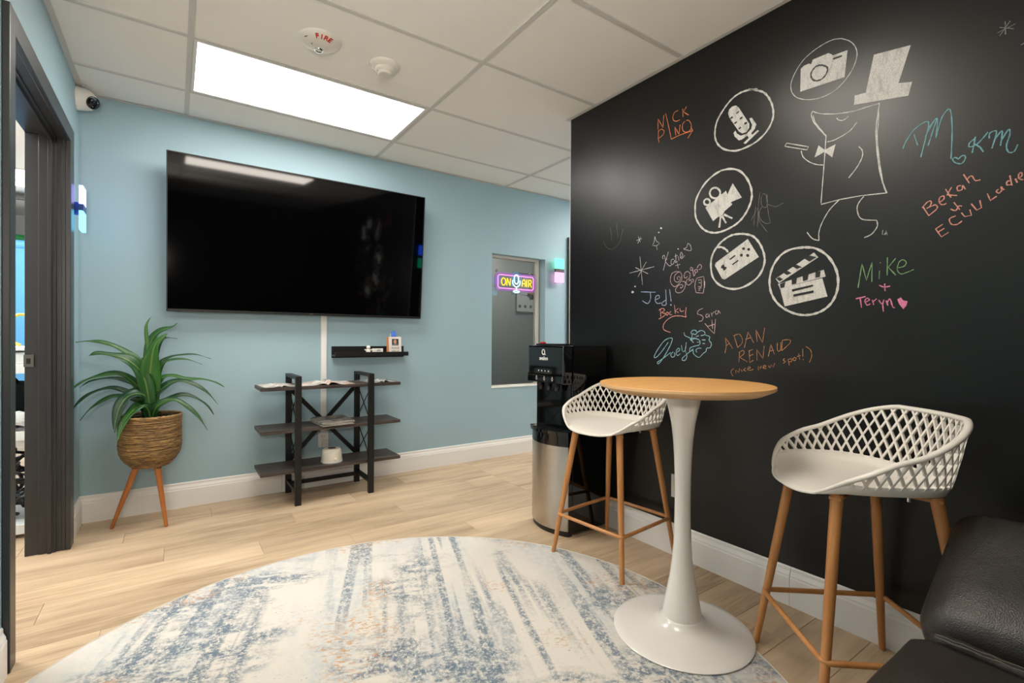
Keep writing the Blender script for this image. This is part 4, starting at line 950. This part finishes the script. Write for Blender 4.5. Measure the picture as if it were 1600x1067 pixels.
# ------------------------------------------------------------ bar stools
def sup(th,ax,bx,e):
    c,s=math.cos(th),math.sin(th); return ax*math.copysign(abs(c)**(2/e),c), bx*math.copysign(abs(s)**(2/e),s)
SZ=.656   # pan height
def Hh(th): # height of the rim above the pan
    a_=abs(math.degrees(math.atan2(math.sin(th),math.cos(th))))
    x=max(0,min(1,(a_-32)/(150-32))); s_=x*x*(3-2*x); return .205*(s_*.55+x*.45)
def shell(th,v):
    """v 0..1 pan from centre to its edge, 1..2 side wall up to the rim"""
    bx_,by_=sup(th,.205,.214,2.55-.35*max(0,-math.cos(th))); H=Hh(th)
    if v<=1:
        k_=v; x,y=bx_*k_,by_*k_; front=max(0,math.cos(th))
        z=SZ-.012*(1-k_**3)+.0*k_-.022*max(0,(x-.12)/.085)**1.5*(1 if x>.12 else 0)
        wing=.018*(abs(y)/.208)**3; z+=wing*.6
        return Vector((x+.014,y,z)), 
    u=v-1; fl=.032*(1+.1*max(0,-math.cos(th))); r_=(1+fl/.2*(u**.75)*min(1,H/.06)); base=shell(th,1)[0]
    x,y=(base.x-.014)*r_+.014,base.y*r_
    lift=H*u
    return Vector((x-.01*u*max(0,-math.cos(th)),y,base.z+lift)),
NTH=120
def make_stool(label,m):
    t=thing('bar_stool',label,'stool',mtx=m)
    # moulded seat: pan and low solid upstand
    bm=NB(); vs_=[.0]+[i/9 for i in range(1,10)]; rows=[]
    up_=[.5,1.]
    cen=bm.verts.new(shell(0,0)[0]); first=None
    for v in [i/9 for i in range(1,10)]: rows.append([bm.verts.new(shell(2*PI*j/NTH,v)[0]) for j in range(NTH)])
    for q in (.5,1.0):
        row=[]
        for j in range(NTH):
            th=2*PI*j/NTH; H=Hh(th); hb=min(.026,H*.9); vv=1+(hb*q/H if H>1e-4 else 0); row.append(bm.verts.new(shell(th,vv)[0]+Vector((0,0,0 if H>1e-4 else -.0001*q))))
        rows.append(row)
    for j in range(NTH): bm.faces.new((cen,rows[0][j],rows[0][(j+1)%NTH]))
    for A,B in zip(rows,rows[1:]):
        for j in range(NTH): bm.faces.new((A[j],B[j],B[(j+1)%NTH],A[(j+1)%NTH]))
    bmesh.ops.recalc_face_normals(bm,faces=bm.faces)
    o=link('seat_pan',bm,'white_plastic',t,smooth=179); md=o.modifiers.new('s','SOLIDIFY'); md.thickness=.006; md.offset=0
    # rim
    rim=[shell(2*PI*j/NTH,2 if Hh(2*PI*j/NTH)>.001 else 1)[0] for j in range(NTH)]
    rb=NB()
    rings=[]
    for j in range(NTH):
        p=rim[j]; tg=(rim[(j+1)%NTH]-rim[j-1]).normalized(); out=tg.cross(Vector((0,0,1))).normalized(); u_=out.cross(tg)
        H=Hh(2*PI*j/NTH); wd=.0045+.0055*min(1,H/.05); hh=.0045+.003*min(1,H/.05)
        rings.append([rb.verts.new(p+out*wd*math.cos(a_)+u_*hh*math.sin(a_)) for a_ in [2*PI*q/10 for q in range(10)]])
    for j in range(NTH):
        A,B=rings[j],rings[(j+1)%NTH]
        for q in range(10): rb.faces.new((A[q],A[(q+1)%10],B[(q+1)%10],B[q]))
    bmesh.ops.recalc_face_normals(rb,faces=rb.faces); link('rim',rb,'white_plastic',t,smooth=179)
    # lattice: two families of slanting bars across the upstand
    cum=[0]; 
    for j in range(1,721): cum.append(cum[-1]+(shell(2*PI*j/720,1.5)[0]-shell(2*PI*(j-1)/720,1.5)[0]).length)
    TOT=cum[-1]
    def th_of(s_):
        lo,hi=0,720; s_=max(0,min(TOT,s_))
        while hi-lo>1:
            mid=(lo+hi)//2
            if cum[mid]<=s_: lo=mid
            else: hi=mid
        return 2*PI*(lo+(s_-cum[lo])/max(1e-9,cum[hi]-cum[lo]))/720
    lb=NB(); sp_=.032; n_=int(TOT/sp_)
    for fam in (-1,1):
        for k_ in range(-8,n_+8):
            s0=k_*sp_; path=[]
            for i in range(0,25):
                h_=.02+i*.0085; s_=s0+fam*h_*.52
                if s_<0 or s_>TOT: continue
                th=th_of(s_); H=Hh(th)
                if H<.030 or h_>H: 
                    if path and h_>H: path.append((th,2.0)); break
                    continue
                path.append((th,1+h_/H))
            if len(path)<2: continue
            prev=None
            for th,v in path:
                p=shell(th,v)[0]; e=.01; dn=(shell(th+e,v)[0]-shell(th-e,v)[0]).cross(shell(th,min(2,v+.05))[0]-shell(th,v-.05)[0]).normalized()
                ds=(shell(th+e,v)[0]-shell(th-e,v)[0]).normalized(); wv=.0036; dp=.0042+fam*.0006
                ring=[lb.verts.new(p+ds*wv+dn*dp),lb.verts.new(p-ds*wv+dn*dp),lb.verts.new(p-ds*wv-dn*dp),lb.verts.new(p+ds*wv-dn*dp)]
                if prev:
                    for q in range(4): lb.faces.new((prev[q],prev[(q+1)%4],ring[(q+1)%4],ring[q]))
                prev=ring
    bmesh.ops.recalc_face_normals(lb,faces=lb.faces); link('lattice_back',lb,'white_plastic',t)
    # legs and ring
    FT,TPp=.214,.132; zt=SZ-.012; zr=.199
    for sx in (1,-1):
        for sy in (1,-1):
            link('leg',tube(NB(),[(sx*FT,sy*FT,0),(sx*(FT-.002),sy*(FT-.002),.01),(sx*(FT*.45+TPp*.55),sy*(FT*.45+TPp*.55),zt*.55),(sx*TPp,sy*TPp,zt)],[.0095,.0105,.0145,.0165],16),'leg_wood',t,smooth=50)
    rr_=FT-(FT-TPp)*zr/zt+.010; pts=[]; cr=.022
    for cx,cy,a0 in ((1,1,0),(-1,1,90),(-1,-1,180),(1,-1,270)):
        for k_ in range(6): pts.append((cx*(rr_-cr)+(cr)*math.cos(R(a0+k_*18)),cy*(rr_-cr)+cr*math.sin(R(a0+k_*18)),zr))
    P2=[]; 
    for a_,b_ in zip(pts,pts[1:]+pts[:1]): P2.append(a_); P2.append(tuple((a_[q]+b_[q])/2 for q in range(3)))
    link('footrest_ring',tube(NB(),P2,.0085,12,closed=True),'leg_wood',t,smooth=80)
    bm=NB()
    for a_ in (PI/4,-PI/4): box(bm,-.205,.205,-.015,.015,zt-.014,zt-.006,m=Matrix.Rotation(a_,4,'Z') if a_>0 else Matrix.Translation((0,0,.0005))@Matrix.Rotation(a_,4,'Z'))
    link('seat_bracket',bm,'leg_wood',t)
    for sx in (1,-1):
        for sy in (1,-1): link('bolt',lathe(NB(),[(.006,zt-.028),(.006,zt-.016),(.003,zt-.012)],10,Matrix.Translation((sx*.09,sy*.09,0))),'chrome',t)
    return t
def place(cx,cy,face,s=1,z=0): return Matrix.Translation((cx,cy,z))@Matrix.Rotation(math.radians(face),4,'Z')
s1=make_stool('white lattice-back bar stool between the dispenser and the table',place(*ST1))
s2=make_stool('white lattice-back bar stool between the table and the leather sofa',place(*ST2))
# ------------------------------------------------------------ sofa
t=thing('sofa','black leather armless sofa in the lower right corner','sofa',(1.2,-.5,0))
def SFL(nm,bm,mt,**k): bmesh.ops.translate(bm,verts=bm.verts,vec=(-1.2,.5,0)); return link(nm,bm,mt,t,**k)
E0=.397; LEN=1.9
def wr_(p,h):
    q=noise.noise(Vector((p.x*9,p.y*5,p.z*9)))*.006+noise.noise(Vector((p.x*22,p.y*9,3)))*.0025; u=max(0,1-(p.x/h.x)**2)*max(0,1-(p.y/h.y)**4); p=p.copy()
    if p.z>0: p.z+=.020*u+q
    return p
SFL('seat_cushion',rbox((.78,LEN,.19),.055,22,wr_,Matrix.Translation((1.035,E0-LEN/2,.325))),'leather',smooth=179)
an=R(31); bl_=.50; BMX=MX((math.cos(an),0,math.sin(an)),(0,1,0),(-math.sin(an),0,math.cos(an)),(1.422,E0-LEN/2,.414))
def wb_(p,h):
    q=noise.noise(Vector((p.x*7,p.y*6,5)))*.006; p=p.copy()
    u=max(0,1-(p.x/h.x)**4)*max(0,1-(p.y/h.y)**6)
    if p.z>0: p.z+=.028*u+q
    return p
SFL('back_cushion',rbox((.42,LEN,.15),.065,22,wb_,BMX@Matrix.Translation((.21,0,-.075+.02))),'leather',smooth=179)
SFL('seat_welt',tube(NB(),[(1.382,E0-.05-LEN*.94*k_/60,.424+.003*math.sin(k_)) for k_ in range(61)],.014,10),'leather',smooth=179)
SFL('seam_stitching',tube(NB(),[(1.360,E0-.06-LEN*.93*k_/120,.4385+.0015*math.sin(k_*2.1)) for k_ in range(121)],.0016,6),'thread',smooth=179)
SFL('seam_stitching',tube(NB(),[(1.372,E0-.06-LEN*.93*k_/120,.4395+.0015*math.sin(k_*2.4)) for k_ in range(121)],.0014,6),'thread',smooth=179)
SFL('base_frame',BX(.72,1.36,E0-LEN+.06,E0-.06,.13,.23),'black_plastic')
for x in (.76,1.30):
    for y in (E0-.12,E0-LEN+.12): SFL('leg',tube(NB(),[(x,y,.0056),(x,y,.135)],[.016,.024],14),'chrome',smooth=40)
# ------------------------------------------------------------ ceiling devices
t=thing('fire_alarm','round white ceiling fire alarm strobe lettered FIRE','fire alarm',(.56,2.405,ZC+.005))
MD=MX((1,0,0),(0,-1,0),(0,0,-1),(0,0,0))
link('cover',lathe(NB(),[(.094,.0),(.094,.003),(.090,.009),(.078,.017),(.060,.023),(.03,.027),(.005,.028)],56,MD),'white_plastic',t,smooth=50)
link('strobe_lens',lathe(NB(),[(.021,.024),(.020,.031),(.015,.037),(.008,.040),(.001,.041)],28,MD@Matrix.Translation((.004,-.035,-.001))),'chrome',t,smooth=50)
link('slot',BX(-.068,-.052,.026,.031,-.0280,-.0180),'black_plastic',t) if False else None
for i,ch in enumerate('FIRE'):
    a_=R(90+22-i*16); rr_=.070; c_=Vector((rr_*math.cos(a_),-rr_*math.sin(a_),-.0218)); nrm=Vector((.36*math.cos(a_),-.36*math.sin(a_),-1)).normalized(); ty=Vector((math.cos(a_),-math.sin(a_),0)); ty=(ty-nrm*ty.dot(nrm)).normalized(); txx=ty.cross(nrm)
    text(ch,.034,.0012,'red','letter',t,Matrix.Translation((.56,2.405,ZC+.005))@MX(txx,ty,nrm,c_),True)
bm=BX(-.009,.009,-.002,.002,-.0006,.0012,m=MX((.6,-.8,0),(.8,.6,0),(0,0,-1),(-.066,-.030,-.0182))); link('slot',bm,'black_plastic',t)
link('sensor_mark',BX(-.037,-.033,-.002,.002,-.0282,-.024),'black_plastic',t)
t=thing('smoke_detector','small round white smoke detector on the ceiling','smoke detector',(.885,2.43,ZC+.005))
link('base',lathe(NB(),[(.075,0),(.075,.004),(.070,.010),(.058,.018),(.050,.022)],48,MD),'white_plastic',t,smooth=40)
link('dome',lathe(NB(),[(.052,.018),(.048,.030),(.036,.038)],40,MD),'white_plastic',t,smooth=40); link('cap',lathe(NB(),[(.034,.036),(.034,.048),(.031,.051),(.003,.052)],40,MD),'white_plastic',t,smooth=40)
# ------------------------------------------------------------ things in the side room
t=thing('white_shelf_rack','white shelf rack seen through the doorway','shelf',(-.93,3.95,0))
for z in (.02,.52,.88): link('shelf_board',BX(-.28,.28,-.33,.33,z,z+.05,bev=.003),'white_trim',t)
for x in (-.265,.2955):
    for y in ((-.02 if x>0 else -.315),.315): link('post',BX(x-.015,x+.015,y-.015,y+.015,0,.93),'white_trim',t)
rs=random.Random(3)
def cable(x,y,z,s_,label,group):
    pts=[Vector((x+rs.uniform(-s_,s_),y+rs.uniform(-s_,s_),z+.02+rs.uniform(0,s_*1.6))) for k_ in range(12)]
    o=link('cable_coil',tube(NB(),catmull(pts,6,True),.009,6,closed=True),'black_plastic'); tag(o,label,'cable',group)
for i,(y,z) in enumerate(((3.72,.075),(3.92,.075),(4.1,.075),(3.78,.21),(4.02,.21),(3.82,.33))): cable(-.72,y,z,.07,['black cable coil at the front bottom of the rack heap','black cable coil at the middle bottom of the rack heap','black cable coil at the back bottom of the rack heap','black cable coil resting on the front two of the heap','black cable coil resting on the back two of the heap','topmost black cable coil of the heap on the rack'][i],'cables on the rack')
t=thing('camera_bag','black bag on the middle board of the white rack','bag',(-.825,3.95,.571)); link('bag_body',rbox((.30,.48,.24),.09,8,None,Matrix.Translation((0,0,.1212))),'navy',t,smooth=179); link('strap',tube(NB(),catmull([(-.08,0,.235),(-.05,0,.27),(.05,0,.27),(.08,0,.235)],5),.01,6),'navy',t)
t=thing('crumpled_paper','crumpled white paper beside the black bag on the rack','paper',(-.71,3.66,.571)); 
bm=rbox((.16,.06,.07),.015,6,lambda p,h:p+noise.noise_vector(p*40)*.012,Matrix.Translation((0,0,.064))); link('paper_mass',bm,'wall_white',t)
t=thing('white_box','flat white box on top of the rack','box',(-.86,3.9,.931)); link('box_body',BX(-.2,.2,-.25,.25,0,.07,bev=.004),'wall_white',t); link('lid',BX(-.205,.205,-.255,.255,.0705,.09,bev=.004),'white_trim',t); link('lid_edge',BX(-.206,.206,-.256,.256,.062,.069),'black_plastic',t)
MT['yellow']=P('yellow_rubber',(232,190,70),.5); tag(link('yellow_cable',tube(NB(),catmull([(-.70,3.75,1.03),(-.74,3.78,1.06),(-.76,3.8,1.14),(-.72,3.82,1.20),(-.66,3.84,1.18),(-.64,3.86,1.1),(-.68,3.8,1.03)],6),.008,8),'yellow'),'looped yellow cable on top of the white box','cable')
t=thing('photo_backdrop','blue paper photo backdrop hanging in the far side room','backdrop',(-1.15,7.0,0))
link('paper_sheet',BX(-.7,.48,.0,.004,.02,2.0),'sky_blue',t); link('paper_roll',tube(NB(),[(-.7,.03,2.02),(.48,.03,2.02)],.05,20),'sky_blue',t,smooth=60)
for x in (-.72,.5): link('stand',tube(NB(),[(x,.03,0),(x,.03,2.1)],.014,10),'black_metal',t)
t=thing('green_backdrop','rolled green backdrop behind the blue one','backdrop',(-1.15,7.35,0)); link('roll',tube(NB(),[(-.7,0,2.14),(.48,0,2.10)],.05,16),'green_screen',t,smooth=60); link('stand',tube(NB(),[(-.72,0,0),(-.72,0,2.14)],.014,10),'black_metal',t); link('stand',tube(NB(),[(.5,0,0),(.5,0,2.14)],.014,10),'black_metal',t)
t=thing('ceiling_rail','dark ceiling rail with a clamp in the side room','rail',(-1.15,6.6,ZC-.085)); link('rail',BX(-.6,.5,-.02,.02,.01,.07),'black_metal',t); link('clamp',lathe(NB(),[(.03,-.02),(.04,0),(.02,.02)],16),'chrome',t); link('hanger',BX(-.02,.02,-.01,.01,.07,.0848),'black_metal',t)
t=thing('ceiling_light_panel','lit ceiling light panel in the side room','ceiling light',(-1.2,6.0,ZC)); link('frame',BX(-.32,.32,-.32,.32,-.008,-.0005),'white_trim',t); link('diffuser',BX(-.3,.3,-.3,.3,-.012,-.0085),'panel_side',t)
t=thing('ceiling_light_panel','lit ceiling light panel just inside the side room','ceiling light',(-1.3,3.3,ZC)); link('frame',BX(-.32,.32,-.62,.62,-.008,-.0005),'white_trim',t); link('diffuser',BX(-.3,.3,-.6,.6,-.012,-.0085),'panel_side',t)
t=thing('added_booth_light','unseen ceiling lamp added to brighten the grey booth','ceiling light',(2.9,4.6,ZC)); MT['e_booth_fill']=emis('added_booth_diffuser',(255,240,220),BOO); link('body',lathe(NB(),[(.12,0),(.12,.03),(.1,.035)],24,MD),'white_trim',t,smooth=40); link('diffuser',lathe(NB(),[(.09,.0355),(.09,.04)],24,MD),'e_booth_fill',t)  # lamp added out of view to lift the booth interior
# ------------------------------------------------------------ chalk drawings on the black wall
def chalk_obj(label,col,wmm,data):
    bm=NB(); hw=wmm/2000*(.95 if wmm>=8 else .54); lv=0
    def ribbon(pts,hw,dx,mi,closed=False):
        n=len(pts); L=[]
        for i,p in enumerate(pts):
            tg=(pts[min(i+1,n-1)]-pts[max(i-1,0)])
            if tg.length<1e-9: tg=Vector((1,0))
            tg.normalize(); nn=Vector((-tg.y,tg.x)); k_=hw*(1+.22*math.sin(i*1.7+p.x*60))
            L.append((p+nn*k_,p-nn*k_))
        V=[(bm.verts.new((XR-dx,a_.x,a_.y)),bm.verts.new((XR-dx,b_.x,b_.y))) for a_,b_ in L]
        for a_,b_ in zip(V,V[1:]): bm.faces.new((a_[0],a_[1],b_[1],b_[0])).material_index=mi
    def res(pts,st=.012):
        out=[pts[0]]
        for a_,b_ in zip(pts,pts[1:]):
            k_=max(1,int((b_-a_).length/st)); out+= [a_+(b_-a_)*(q+1)/k_ for q in range(k_)]
        return out
    for ln in data.split('\n'):
        kd,*ps=ln.split(' '); pts=[Vector((float(a_)/1000,float(b_)/1000)) for a_,b_ in (q.split(',') for q in ps)]; lv+=1; e=.00002*lv
        if kd in 'fk' :
            tri=tessellate_polygon([[Vector((p.x,p.y,0)) for p in pts]]); dx=.0008+e if kd=='f' else .0022+e; V=[bm.verts.new((XR-dx,p.x,p.y)) for p in pts]
            for a_ in tri:
                try: bm.faces.new([V[i] for i in a_]).material_index=0 if kd=='f' else 1
                except Exception: pass
        elif kd[0] in 'de':
            q=catmull([Vector((p.x,p.y,0)) for p in pts],5) if kd[0]=='e' else [Vector((p.x,p.y,0)) for p in pts]
            ribbon(res([Vector((p.x,p.y)) for p in q],.02),int(kd[1:])/2000,.0022+e,1)
        else:
            q=catmull([Vector((p.x,p.y,0)) for p in pts],5) if kd=='s' else [Vector((p.x,p.y,0)) for p in pts]
            ribbon(res([Vector((p.x,p.y)) for p in q]),hw,.0012+e,0)
    for f in bm.faces:
        f.normal_update()
        if f.normal.x>0: f.normal_flip()
    o=link('chalk_drawing' if ('ring' in label or 'figure' in label or 'hat' in label or 'star' in label or 'smil' in label or 'asterisk' in label or 'curls' in label) else 'chalk_lettering',bm,['chalk_'+col,'erased'],wr); o['label']=label
for c_ in CHALK: chalk_obj(*c_)
